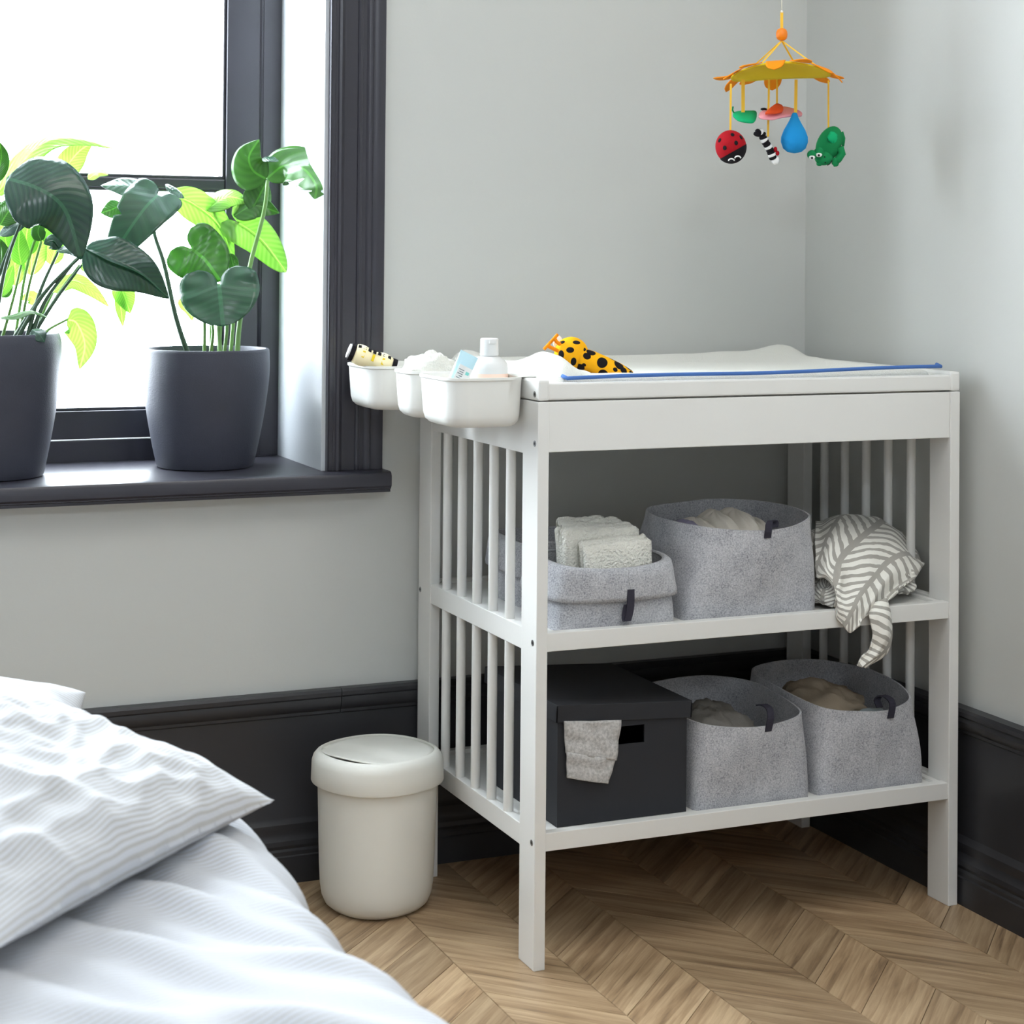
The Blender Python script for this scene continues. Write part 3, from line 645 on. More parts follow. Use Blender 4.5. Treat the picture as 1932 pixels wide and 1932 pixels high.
# giraffe soft toy on the pad
GY = .13
gh = at(1078, 668, 1, GY); gn1 = at(1092, 676, 1, GY - .012); gn2 = at(1150, 699, 1, GY - .03)
gi = thing('giraffe_toy', 'yellow giraffe soft toy with black spots lying on the changing pad', 'soft toy', (gh.x, gh.y, .925))
ang_h = Matrix.Rotation(math.radians(28), 3, 'Y')
ghead = MB().ball(gh, .0285, .0285, .0285, None, 28, 18).build('head', M['giraffeplain'], gi, smooth=True)
def head_spot(d, rx, rz, tw=0):
    d = Vector(d).normalized(); q = d.to_track_quat('Z', 'Y').to_matrix() @ Matrix.Rotation(tw, 3, 'Z')
    MB().ball(gh + d * .0280, rx, rz, .0012, q, 16, 8).build('spot', M['black'], ghead, smooth=True)
for sx_, sz_, ra, rb in ((-.62, .02, .0058, .0072), (-.10, .30, .0066, .0050), (.28, .72, .0068, .0044), (.10, -.38, .0048, .0074), (-.55, .72, .0060, .0040), (.78, .25, .0040, .0045), (-.35, -.72, .0055, .0045)):
    head_spot(RGT * sx_ + UPV * sz_ - FWD * max(.05, 1 - sx_ * sx_ - sz_ * sz_) ** .5, ra, rb)
for sx_, sz_ in ((.1, .2), (-.5, -.2), (.5, -.3), (.2, .8), (-.4, .6)): head_spot(RGT * sx_ + UPV * sz_ + FWD * max(.05, 1 - sx_ * sx_ - sz_ * sz_) ** .5, .006, .005)
neck_pts = catmull([gn1, gn1 * .6 + gn2 * .4 + Vector((0, 0, .003)), gn2, gn2 + Vector((.040, .0, -.022))], 14)
MB().tube(neck_pts, [.018, .018, .0178, .0176, .0174, .0174, .0176, .018, .0185, .019, .0195, .0195, .019, .012], 20).build('neck', M['giraffe'], gi, smooth=True)
for (a, b, c) in (((1060, 652), (1050, 645), (1046, 638)), ((1053, 662), (1040, 656), (1033, 652))):
    p0, p1, p2 = (at(*q, 1, GY - .004) for q in (a, b, c))
    hr = MB().tube([p0 + (p0 - p1) * .3, p0, p1, p2], [.0035, .0033, .0030, .0032], 10).build('horn', M['orange'], gi, smooth=True)
    dd = Vector((.006, 0, .006)); MB().tube([p2 - dd, p2 + dd], .0028, 8).build('horn_tip', M['orange'], hr, smooth=True)
e0 = at(1052, 645, 1, GY + .012); MB().ball(e0, .009, .003, .011, None, 14, 10).build('ear', M['feltwhite'], gi, smooth=True)
MB().tube([at(1094, 668, 1, GY - .026), at(1097, 668, 1, GY - .026)], .0012, 6).build('eye', M['black'], gi)
# tiny red care tag on the pad
tg_ = at(1352, 698, 1, .28); MB().box(tg_.x - .007, tg_.x + .007, .278, .28, tg_.z - .004, tg_.z + .001, .0004).build('care_tag', M['red'], pad)

# ------------------------------------------------------------------ felt baskets
def strap(parent, pts, w, side):
    return MB().ribbon(catmull(pts, 18), side, w, .0022).build('strap_loop', M['strap'], parent, smooth=False)
def felt_basket(label, bx0, bx1, by0, by1, zb, rim, group, seam_px=None, cuff=None, th=.0034):
    cx, cy = (bx0 + bx1) / 2, (by0 + by1) / 2
    t = thing('felt_basket', label, 'basket', (cx, cy, zb), group)
    n = 96; R = catmull(rim, 400, True); B = [Vector((x, y, zb)) for x, y in rrect(bx0, bx1, by0, by1, .022, 12)]
    rc = sum((Vector(p) for p in R), Vector()) / len(R)
    def by_angle(P, c):
        A = sorted(((math.atan2(p.y - c.y, p.x - c.x), p) for p in P), key=lambda q: q[0]); out = []
        ks = [a for a, _ in A]
        for i in range(n):
            a = -math.pi + 2 * math.pi * (i + .5) / n
            j = next((q for q in range(len(ks)) if ks[q] >= a), 0); a1, p1 = A[j]; a0, p0 = A[j - 1]
            if j == 0: a0 -= 2 * math.pi if a0 > a1 else 0
            if a1 == a0: out.append(p1.copy())
            else:
                s_ = (a - a0) / (a1 - a0); s_ = s_ if 0 <= s_ <= 1 else .5
                out.append(p0.lerp(p1, s_))
        return out
    Rt = by_angle(R, rc); Bt = by_angle([p for i in range(len(B)) for p in [B[i].lerp(B[(i + 1) % len(B)], q / 6) for q in range(6)]], Vector((cx, cy, 0)))
    rows = 10; rings = []
    for r in range(rows + 1):
        s = r / rows; e = s * s * (3 - 2 * s) * .5 + s * .5
        ring = []
        for k in range(n):
            p = Bt[k].lerp(Rt[k], e); p.z = zb + (Rt[k].z - zb) * s
            out = Vector((p.x - cx, p.y - cy, 0)).normalized(); p += out * (.003 * math.sin(math.pi * s) + .0030 * nz(p.x * 13, p.y * 13, p.z * 15) * (s > 0))
            ring.append(p)
        rings.append(ring)
    bot = [[Vector((cx, cy, zb)) + (p - Vector((cx, cy, zb))) * .02 for p in rings[0]]]
    inner = []
    for r in range(rows, -1, -1):
        ring = []
        for k in range(n):
            p = rings[r][k].copy(); out = Vector((p.x - cx, p.y - cy, 0)).normalized(); p -= out * th
            if r == 0: p.z += th
            ring.append(p)
        inner.append(ring)
    ibot = [[Vector((cx, cy, zb + th)) + (p - Vector((cx, cy, zb + th))) * .02 for p in inner[-1]]]
    m = MB(); loft(m, bot + rings + inner + ibot, True, True)
    smooth_angle(m.build('basket_body', M['felt'], t), 50)
    if cuff:                                # folded-down band outside the body
        cr = []
        for s, off in ((1.0, -.004), (1.01, .001), (1.0, .006), (.97, .0085), (.85, .0095), (.7, .0095), (.55, .0085), (cuff, .0075)):
            ring = []
            for k in range(n):
                p = rings[-1][k].copy(); q = rings[0][k]
                zz = zb + (p.z - zb) * s; rr_ = rings[max(0, min(rows, int(s * rows)))][k]; p = Vector((rr_.x, rr_.y, zz))
                out = Vector((p.x - cx, p.y - cy, 0)).normalized(); p += out * (off + .0022 * nz(p.x * 22, p.y * 22, s * 2)) ; ring.append(p)
            cr.append(ring)
        m = MB(); loft(m, cr, False, False); o = m.build('folded_cuff', M['felt'], t, smooth=True); solidify(o, .003, 0)
    if seam_px:
        a, b = seam_px
        MB().tube([a, (a + b) / 2 + Vector((.002, -.001, 0)), b], .0009, 6).build('seam', M['felt'], t)
    return t
GB = 'grey felt baskets on the shelves'
ZL, ZM = .2048, .5168
def P3(px, py, z): return tuple(at(px, py, 2, z))
# lower shelf, middle
b1 = felt_basket('grey felt basket with clothes between the black box and the corner basket', .304, .526, .030, .30, ZL,
    [(.320, .045, .345), (.40, .026, .336), (.46, .030, .337), (.515, .052, .344), (.535, .13, .348), (.540, .25, .352), (.49, .325, .352), (.40, .332, .350), (.325, .30, .346), (.312, .16, .346)], GB)
b2 = felt_basket('grey felt basket with taupe clothes at the wall end of the bottom shelf', .540, .758, .030, .30, ZL,
    [(.556, .052, .350), (.62, .030, .342), (.68, .028, .340), (.735, .048, .350), (.758, .12, .362), (.762, .235, .364), (.71, .318, .366), (.62, .325, .366), (.560, .29, .362), (.545, .17, .358)], GB)
b3 = felt_basket('large grey felt basket full of diapers on the upper shelf', .285, .538, .032, .30, ZM,
    [(.330, .055, .667), (.40, .022, .662), (.47, .022, .664), (.535, .060, .672), (.566, .14, .675), (.558, .24, .676), (.50, .305, .676), (.42, .305, .674), (.335, .27, .672), (.300, .17, .670)], GB)
b4 = felt_basket('small grey felt basket with a folded cuff holding white towels', .052, .268, .032, .200, ZM,
    [(.075, .050, .616), (.13, .036, .611), (.19, .034, .611), (.245, .046, .616), (.266, .09, .619), (.262, .155, .620), (.22, .188, .620), (.14, .19, .620), (.08, .178, .620), (.064, .11, .619)], GB, cuff=.47)
b5 = felt_basket('small grey felt basket tucked behind the towel basket', .078, .285, .235, .40, ZM,
    [(.085, .245, .623), (.13, .238, .625), (.22, .238, .625), (.275, .250, .625), (.285, .30, .625), (.283, .36, .625), (.26, .395, .625), (.17, .40, .625), (.10, .395, .625), (.082, .32, .625)], GB, cuff=.5)
def loop_at(parent, pts, w=.013):                      # pts: (px,py,y)
    P = [at(a, b, 1, y) for a, b, y in pts]; return strap(parent, P, w, (1, 0.05, 0.0))
loop_at(b1, [(1449, 1380, .026), (1454, 1355, .026), (1452, 1338, .040), (1442, 1330, .055), (1432, 1330, .068)])
loop_at(b2, [(1680, 1355, .026), (1684, 1330, .027), (1678, 1318, .042), (1664, 1312, .056), (1655, 1320, .062), (1660, 1335, .055)])
loop_at(b3, [(1448, 1015, .016), (1450, 1000, .015), (1452, 985, .022), (1462, 983, .035), (1462, 995, .032)])
loop_at(b4, [(1190, 1112, .019), (1190, 1135, .016), (1188, 1155, .014), (1183, 1172, .013), (1180, 1162, .017), (1184, 1140, .021)])
# stitched seams on the front faces
for par, a, b, y in ((b1, (1442, 1385), (1420, 1505), .0255), (b2, (1673, 1362), (1655, 1484), .0255), (b3, (1447, 1020), (1432, 1150), .021), (b4, (1186, 1075), (1190, 1110), .0145)):
    MB().tube([at(*a, 1, y), at((a[0] + b[0]) / 2 - 2, (a[1] + b[1]) / 2, 1, y - .001), at(*b, 1, y)], .0007, 6).build('seam', M['felt'], par)

# basket contents
o = cloth_heap('folded_clothes', M['greycloth'], None, (.395, .15, .29), .070, .098, .058, .20, 2.6, 11, loc=(.395, .15, .21)); tag(o, 'rumpled dark grey clothes inside the middle felt basket', 'clothes')
o = cloth_heap('folded_clothes', M['taupe'], None, (.625, .17, .305), .078, .10, .056, .22, 2.6, 5, loc=(.625, .17, .21)); tag(o, 'rumpled taupe clothes inside the corner felt basket', 'clothes')
o = cloth_heap('folded_clothes', M['bluecloth'], None, (.672, .085, .288), .055, .05, .040, .15, 1.8, 8, loc=(.67, .08, .21)); tag(o, 'pale blue cloth peeking out beside the taupe clothes', 'clothes')
# diapers: a row of folded pads with gathered edges
for i, (px, py, s) in enumerate(((1320, 985, 1.0), (1352, 978, 1.1), (1384, 975, 1.1), (1412, 984, .95))):
    c = at(px, py, 1, .17); d = thing('folded_diaper', ('folded off-white diaper against the lilac cloth in the large basket', 'second folded diaper from the lilac cloth in the large basket', 'third folded diaper from the lilac cloth in the large basket', 'folded off-white diaper nearest the strap loop of the large basket')[i], 'diaper', (c.x, c.y, .6), 'diapers in the large felt basket')
    vv = []; uvs = []; nu, nv = 40, 22
    for j in range(nv):
        th = math.pi * (j + .5) / nv
        for k in range(nu):
            a = 2 * math.pi * k / nu; dd = Vector((math.sin(th) * math.cos(a), math.sin(th) * math.sin(a), math.cos(th)))
            rf = 1 + .035 * math.sin(a * 9 + dd.z * 7 + i) + .08 * nz(dd.x * 2 + i, dd.y * 2, dd.z * 2)
            vv.append(Vector((c.x + dd.x * .030 * s * rf + dd.z * .006 * (i - 1.5), c.y + dd.y * .075 * rf, c.z - .040 + dd.z * .048 * s * rf))); uvs.append((k / nu, j / nv))
    f = grid_faces(nu, nv, True) + [tuple(range(nu))[::-1], tuple((nv - 1) * nu + k for k in range(nu))]
    mesh_obj('diaper_pad', vv, f, M['diaper'], d, True, uvs)
    gp = [Vector((c.x + .012 * s * math.sin(q * 9 + i) * .4 + .028 * s * (1 if q > .5 else 1) * .4, c.y - .06 + .12 * q, c.z + .004 - .03 * (2 * q - 1) ** 2)) for q in [k / 14 for k in range(15)]]
    MB().tube(gp, .0032, 8).build('gathered_edge', M['diaper'], d, smooth=True)
lc = at(1285, 985, 1, .16); o = cloth_heap('lilac_cloth', M['lilac'], None, (lc.x + .012, .16, lc.z - .033), .035, .06, .032, .2, 2, 4, loc=(lc.x, .16, .55)); tag(o, 'lilac grey cloth beside the diapers in the large basket', 'cloth')

# towels in the cuffed basket : folded slabs
def towel(label, p0, p1, wdt, z0, h, y, thick, seed, lean=0.0):
    """a folded towel standing in the basket, p0..p1 its x range"""
    t = thing('folded_towel', label, 'towel', ((p0 + p1) / 2, y, z0), 'white towels in the cuffed basket')
    lay = 3
    for l in range(lay):
        vv = []; uvs = []; nu, nv = 26, 22
        yc = y + (l - 1) * thick
        for j in range(nv):
            a = 2 * math.pi * j / nv; ca, sa = math.cos(a), math.sin(a)
            cy_ = math.copysign(abs(ca) ** .7, ca) * thick * .54; cz_ = math.copysign(abs(sa) ** .5, sa) * h / 2
            for i in range(nu):
                u = i / (nu - 1); e = min(1, min(u, 1 - u) / .04) ** .5
                x = p0 + (p1 - p0) * u + .006 * nz(l * 3.1, seed, 2) ; z = z0 + h / 2 + cz_ * (1 - .02 * l) * (.93 + .07 * e) + lean * (u - .5) + .007 * nz(u * 4 + seed, l, 1) + .002 * nz(u * 16, l, seed) + (.003 * l)
                vv.append(Vector((x + .002 * nz(j * .4, l, seed), yc + cy_ * e + .006 * nz(u * 3, seed + l, j * .15) + (z - z0 - h / 2) * .12, z))); uvs.append((u, j / nv))
        f = []
        for j in range(nv):
            for i in range(nu - 1): f.append((j * nu + i, j * nu + i + 1, ((j + 1) % nv) * nu + i + 1, ((j + 1) % nv) * nu + i))
        f += [tuple(j * nu for j in range(nv)), tuple(j * nu + nu - 1 for j in range(nv))[::-1]]
        mesh_obj('towel_fold', vv, f, M['towel'], t, True, uvs)
    return t
towel('folded white terry towel at the front of the cuffed basket', .112, .236, 0, .548, .101, .074, .011, 1, .006)
towel('folded white terry towel standing behind the front towel', .092, .232, 0, .548, .118, .112, .012, 5, .000)
towel('folded white terry towel at the back of the cuffed basket', .108, .222, 0, .548, .126, .149, .011, 9, -.003)
tc_ = at(1142, 996, 1, .17); MB()
o = MB().lathe([(.012, .548), (.0125, .552), (.0125, tc_.z - .002), (.0105, tc_.z), (0, tc_.z)], (tc_.x, .176, 0), 24, cap=False).build('small_jar', M['bottle'], None, smooth=True, loc=(tc_.x, .176, .548)); tag(o, 'small white jar lid rising behind the towels', 'jar')

# ------------------------------------------------------------------ black lidded box with sleeve
box = thing('storage_box', 'black lidded storage box with a grip hole on the bottom shelf', 'box', (.174, .19, ZL))
bx0, bx1, by0, by1, bz0, bz1 = .0575, .2905, .0425, .335, ZL + .0003, .378
hx0, hx1 = at(1165, 1385, 1, by0).x, at(1216, 1385, 1, by0).x; hz0, hz1 = at(1190, 1403, 1, by0).z, at(1190, 1369, 1, by0).z
wt = .003
m = MB().box(bx0, hx0, by0, by0 + wt, bz0, bz1).box(hx1, bx1, by0, by0 + wt, bz0, bz1).box(hx0, hx1, by0, by0 + wt, bz0, hz0).box(hx0, hx1, by0, by0 + wt, hz1, bz1)
m.box(bx0, bx1, by1 - wt, by1, bz0, bz1).box(bx0, bx0 + wt, by0 + wt, by1 - wt, bz0, bz1).box(bx1 - wt, bx1, by0 + wt, by1 - wt, bz0, bz1).box(bx0 + wt, bx1 - wt, by0 + wt, by1 - wt, bz0, bz0 + wt)
m.build('box_body', M['blackbox'], box)
tilt = Matrix.Translation((.052, .19, .372)) @ Matrix.Rotation(math.radians(3.1), 4, 'Y') @ Matrix.Translation((-.052, -.19, -.372))
m = MB(); lx0, lx1, ly0, ly1 = .0525, .2975, .038, .3395
m.box(lx0, lx1, ly0, ly1, .3965, .400, .0012, tilt).box(lx0, lx1, ly0, ly0 + .003, .3725, .398, .0008, tilt).box(lx0, lx1, ly1 - .003, ly1, .3725, .398, .0008, tilt).box(lx0, lx0 + .003, ly0, ly1, .3725, .398, .0008, tilt).box(lx1 - .003, lx1, ly0, ly1, .3725, .398, .0008, tilt)
m.build('lid', M['blackbox'], box)
slv = thing('sweatshirt_sleeve', 'grey marl sweatshirt cuff hanging out of the black box', 'clothing', tuple(at(1115, 1420, 1, .036)))
def sheet(name, mat, par, quad, y, nu=18, nv=18, th=.0035, wob=.0025, seed=0, ribs=0):
    TL, TR, BR_, BL = [at(*q, 1, y) for q in quad]; vv = []; uvs = []
    for j in range(nv):
        for i in range(nu):
            u, v = i / (nu - 1), j / (nv - 1); p = TL.lerp(TR, u).lerp(BL.lerp(BR_, u), v)
            e = math.sin(math.pi * u); p.y -= .001 + e * .004 + wob * nz(u * 3 + seed, v * 3) + ribs * math.sin(u * 90) * .0005
            vv.append(p); uvs.append((u, v))
    return solidify(mesh_obj(name, vv, grid_faces(nu, nv), mat, par, True, uvs), th, 0)
sheet('sleeve_fabric', M['jersey'], slv, ((1063, 1360), (1171, 1358), (1162, 1434), (1066, 1420)), .0395, seed=2, wob=.004)
sheet('ribbed_cuff', M['jersey'], slv, ((1068, 1418), (1160, 1432), (1146, 1478), (1069, 1467)), .0385, seed=5, ribs=1)

# ------------------------------------------------------------------ leaf-print muslin blanket
bl = thing('muslin_blanket', 'grey and white leaf-print muslin blanket heaped over the shelf edge', 'blanket', (.66, .15, ZM))
def surf(name, fn, nu, nv, mat, par, th=.003, us=1, vs_=1):
    vv = []; uvs = []
    for j in range(nv):
        for i in range(nu):
            u, v = i / (nu - 1), j / (nv - 1); vv.append(Vector(fn(u, v))); uvs.append((.80 * u * us + .72 * v * us, .80 * v * vs_ - .40 * u * vs_))
    return solidify(mesh_obj(name, vv, grid_faces(nu, nv), mat, par, True, uvs), th, -1)
def patch(rows, nu, nv):
    """smooth patch through a grid of points"""
    R = [catmull(r, nu) for r in rows]; cols = [catmull([R[j][i] for j in range(len(R))], nv) for i in range(nu)]
    return lambda u, v: cols[min(nu - 1, round(u * (nu - 1)))][min(nv - 1, round(v * (nv - 1)))]
A = lambda px, py, y: at(px, py, 1, y)
rowsB = [[A(1536, 985, .30), A(1570, 976, .31), A(1620, 974, .31), A(1660, 985, .30), A(1690, 1010, .28)],
         [A(1536, 1000, .18), A(1578, 980, .20), A(1630, 976, .22), A(1680, 992, .20), A(1722, 1030, .18)],
         [A(1538, 1045, .09), A(1572, 1020, .09), A(1625, 1005, .11), A(1685, 1015, .13), A(1738, 1058, .13)],
         [A(1542, 1085, .05), A(1562, 1065, .040), A(1610, 1050, .045), A(1680, 1045, .07), A(1742, 1068, .10)],
         [A(1560, 1090, .035), A(1574, 1105, .014), A(1612, 1098, .012), A(1672, 1085, .030), A(1730, 1082, .075)],
         [A(1578, 1110, .020), A(1580, 1140, -.004), A(1612, 1142, -.010), A(1655, 1130, .002), A(1712, 1100, .045)],
         [A(1578, 1135, .002), A(1583, 1170, -.008), A(1604, 1194, -.014), A(1632, 1166, -.012), A(1690, 1118, .020)]]
f_ = patch(rowsB, 48, 56)
def fB(u, v):
    p = f_(u, v).copy(); cr = (1 - abs(nz(u * 3.2 + v, v * 2.2, 7)) * 3); p.y -= .006 * nz(u * 5, v * 5, 3) + .0022 * nz(u * 16, v * 14, 1) + .005 * cr; p.z += .005 * nz(u * 5 + 4, v * 5, 9) + .003 * cr; return p
surf('draped_top', fB, 48, 56, M['muslin'], bl, .003, 3.0, 5.6)
# the tail hanging from the front edge
rowsT = [[A(1632, 1150, .002), A(1650, 1138, -.006), A(1672, 1125, -.002)], [A(1640, 1168, -.012), A(1662, 1160, -.022), A(1682, 1158, -.010)],
         [A(1644, 1200, -.012), A(1666, 1195, -.024), A(1686, 1195, -.010)], [A(1640, 1225, -.010), A(1660, 1222, -.020), A(1682, 1222, -.008)],
         [A(1628, 1240, -.008), A(1648, 1240, -.016), A(1668, 1240, -.006)], [A(1619, 1257, -.006), A(1626, 1258, -.009), A(1634, 1259, -.006)]]
fT_ = patch(rowsT, 18, 30)
def fT(u, v):
    p = fT_(u, v).copy(); p.y -= .003 * math.sin(u * 9 + v * 4) + .003 * nz(u * 4, v * 6, 7); return p
surf('hanging_tail', fT, 18, 30, M['muslin'], bl, .003, .9, 2.6)
# crumpled under layers
mat_small = M['muslin']
o = cloth_heap('crumpled_layer', M['muslin'], bl, (.738, .135, .545), .036, .075, .040, .30, 2.6, 2, base=ZM + .0008)
o = cloth_heap('crumpled_layer', M['muslin'], bl, (.655, .17, .555), .085, .105, .078, .10, 1.5, 6, base=ZM + .0008)
o = cloth_heap('crumpled_layer', M['muslin'], bl, (.578, .065, .535), .028, .045, .028, .25, 2.2, 9, base=ZM + .0008)
for ob in [c for c in bl.children if c.name.startswith('crumpled')]:
    for l in ob.data.uv_layers[0].data: l.uv = (l.uv[0] * 7, l.uv[1] * 3)

# ------------------------------------------------------------------ diaper pail
tr = thing('diaper_pail', 'cream white plastic pail with a swing lid on the floor', 'waste bin', (-.130, .372, 0))
TC = (-.130, .372, 0)
def squircle(prof, c, n=72, e=2.5):
    rings = []
    for r, z in prof:
        ring = []
        for k in range(n):
            a = 2 * math.pi * k / n; s = (abs(math.cos(a)) ** e + abs(math.sin(a)) ** e) ** (-1 / e); b_ = a + .35
            ring.append(Vector((c[0] + r * s * math.cos(b_), c[1] + r * s * math.sin(b_), z)))
        rings.append(ring)
    return rings
m = MB(); loft(m, squircle([(.066, .0005), (.076, .003), (.085, .011), (.0905, .024), (.0935, .044), (.0952, .08), (.0972, .16), (.099, .228), (.096, .228), (.094, .16), (.09, .03), (.07, .008)], TC, 72, 2.25), True, True)
smooth_angle(m.build('pail_body', M['pail'], tr), 40)
m = MB(); loft(m, squircle([(.1005, .2155), (.1085, .2155), (.1095, .2175), (.1085, .250), (.106, .258), (.1005, .2645), (.096, .2668), (.0935, .2672), (.0935, .2625), (.0, .2625)], TC, 72, 2.25), False, False)
lid = smooth_angle(m.build('lid_ring', M['pail'], tr), 40)
# swing flap with a scooped finger lip
fl = []; nr, na = 12, 72
for j in range(nr + 1):
    for k in range(na):
        a = 2 * math.pi * k / na; e = 2.25; s = (abs(math.cos(a)) ** e + abs(math.sin(a)) ** e) ** (-1 / e); b_ = a + .35; r = .0925 * s * j / nr
        x, y = r * math.cos(b_), r * math.sin(b_)
        d = (-x * .86 - y * .5)                      # towards the lip side
        q = max(0, (d - .045) / .048); z = .2645 + .0035 * (1 - (j / nr) ** 2) + .0075 * q * q - (.003 * max(0, 1 - abs(d - .030) / .03) if d > 0 else 0)
        fl.append(Vector((TC[0] + x, TC[1] + y, z)))
o = mesh_obj('swing_flap', fl, grid_faces(na, nr + 1, True), M['pail'], tr, True)
bm = bmesh.new(); bm.from_mesh(o.data); bmesh.ops.remove_doubles(bm, verts=bm.verts, dist=1e-5); bm.to_mesh(o.data); bm.free(); solidify(o, .0022, -1)

# ------------------------------------------------------------------ plant pots and plants
def pot(px, y, zr, r_rim, r_max, r_base, label):
    c = at(px, 880, 1, y); z0 = .7252; h = zr - z0
    t = thing('plant_pot', label, 'plant pot', (c.x, y, z0))
    pr = [(r_base - .008, 0), (r_base - .002, .0015), (r_base, .006), (r_base + (r_max - r_base) * .33, h * .22), (r_base + (r_max - r_base) * .66, h * .45), (r_base + (r_max - r_base) * .93, h * .70), (r_max, h * .84), (r_max * .995, h * .93), (r_rim + .001, h * .985), (r_rim - .001, h), (r_rim - .005, h), (r_rim - .007, h - .004), (r_max - .008, h * .8), (r_max - .012, h * .75)]
    P = [Vector((a, b, 0)) for a, b in pr[:3]] + catmull([Vector((a, b, 0)) for a, b in pr[2:9]], 40)[1:]; prof = [(p.x, p.y + z0) for p in P] + [(a, b + z0) for a, b in pr[9:]]
    smooth_angle(MB().lathe(prof, (c.x, y, 0), 72).build('pot_body', M['pot'], t), 40)
    MB().lathe([(0.001, z0 + h - .022), (r_rim * .5, z0 + h - .019), (r_max - .008, z0 + h - .024)], (c.x, y, 0), 40, cap=False).build('soil', M['soil'], t, smooth=True)
    return Vector((c.x, y, zr))
PY = .690
pc2 = pot(387, PY, at(387, 657, 1, PY).z, .1135, .1155, .0885, 'matte charcoal plant pot with a split-leaf plant on the sill')
pc1 = pot(-22, PY - .03, at(0, 628, 1, PY - .03).z, .1175, .122, .094, 'taller matte charcoal plant pot at the frame edge of the sill')

def prof_lance(t): return math.sin(math.pi * min(1, t) ** .72) ** .85 if 0 < t < 1 else 0
def prof_heart(t, LOBE=.36): return max(0, (1 - t) ** .62 * (1 + .75 * t)) * .86 if t >= 0 else .42 + .44 * max(0, 1 - (t / LOBE) ** 2) ** .5
def leaf(parent, pts, width, normal, mat, kind='lance', fold=.18, curl=.0, wave=.05, notch=None, seed=0, twist=0, name='leaf', lobe=.36):
    pts = [Vector(p) for p in pts]; nrm = Vector(normal).normalized()
    heart = kind == 'heart'; N = 44 if notch else 26; Mx = 7
    t0 = -lobe if heart else 0.0
    sp = catmull(pts, 60); L = sum((sp[i + 1] - sp[i]).length for i in range(59))
    def P(t):
        if t < 0: d = (sp[0] - sp[2]).normalized(); return sp[0] + d * (-t) * L
        f = t * 59; i = min(58, int(f)); return sp[i].lerp(sp[i + 1], f - i)
    def T(t): a = P(max(t, 0)); return (P(min(1, max(t, 0) + .02)) - P(max(t, 0) - .02 if t > .02 else max(t, 0))).normalized()
    vv = []; uvs = []; f = []
    for sgn in (-1, 1):
        b0 = len(vv)
        for j in range(N):
            t = t0 + (1 - t0) * j / (N - 1); tn = T(min(t, .98)); side = tn.cross(nrm).normalized(); n2 = side.cross(tn).normalized()
            if twist: R = Matrix.Rotation(twist * t, 3, tn); side = R @ side; n2 = R @ n2
            w = (prof_heart(t, lobe) if heart else prof_lance(t)) * width / 2
            inner = 0 if t >= 0 else min(w, width / 2 * (.42 - .42 * max(0, 1 - (t / t0) ** 2) ** .5 + .03))
            w = max(w, inner)
            if notch:
                for tc2, tw, dep, sd_ in notch:
                    if sd_ == sgn or sd_ == 0: w *= 1 - dep * math.exp(-((t - tc2) / tw) ** 4)
            for i in range(Mx):
                s = i / (Mx - 1); o = inner + (w - inner) * s; q = o / (width / 2)
                p = P(t) + side * sgn * o + n2 * (-fold * o + curl * width * q * q + wave * width * nz(t * 3.5 + seed, sgn * q * 1.6, seed) * (.3 + q))
                vv.append(p); uvs.append((sgn * q, max(t, 0)))
        for j in range(N - 1):
            for i in range(Mx - 1): f.append((b0 + j * Mx + i, b0 + j * Mx + i + 1, b0 + (j + 1) * Mx + i + 1, b0 + (j + 1) * Mx + i))
    me_ = mesh_obj(name, vv, f, mat, parent, True, uvs)
    bm = bmesh.new(); bm.from_mesh(me_.data); bmesh.ops.remove_doubles(bm, verts=bm.verts, dist=1e-5); bm.to_mesh(me_.data); bm.free()
    return solidify(me_, .0006, 0)
def stalk(parent, pts, r0, r1, mat, name='stalk'):
    P = catmull(pts, 16); return MB().tube(P, [r0 + (r1 - r0) * i / 15 for i in range(16)], 8).build(name, mat, parent, smooth=True)
TOC = -FWD
def N_(x=0, z=0, b=1): return TOC * b + RGT * x + UPV * z
# --- split-leaf plant (right pot)
mo = thing('monstera_plant', 'split-leaf plant with heart-shaped leaves in the shorter pot', 'potted plant', (pc2.x, pc2.y, pc2.z - .02))
def B(px, py, dy): return at(px, py, 1, PY + dy)
soilz = pc2.z - .022
def root(dx, dy): return Vector((pc2.x + dx, pc2.y + dy, soilz))
# top split leaf
leaf(mo, [B(502, 338, -.01), B(538, 312, -.025), B(572, 318, -.06), B(596, 350, -.125), B(594, 376, -.14)], .092, N_(.0, .55, .85), M['leafheart'], 'lance', .05, .0, .05, [(.50, .03, .66, -1), (.62, .03, .66, 1), (.72, .03, .62, -1), (.84, .03, .6, 0)], 3)
leaf(mo, [B(503, 338, -.01), B(478, 322, .004), B(470, 295, .006), B(489, 263, .0)], .082, N_(-.3, .2, 1), M['leafheart'], 'lance', .06, .02, .04, None, 8)
leaf(mo, [B(494, 300, -.012), B(512, 300, -.022), B(526, 304, -.028)], .022, N_(.0, .8, .5), M['leafglossy'], 'lance', .05, .0, .04, None, 41)
stalk(mo, [root(.052, -.02), B(452, 610, -.012), B(472, 500, -.010), B(498, 400, -.010), B(505, 340, -.01)], .0052, .0034, M['stem'])
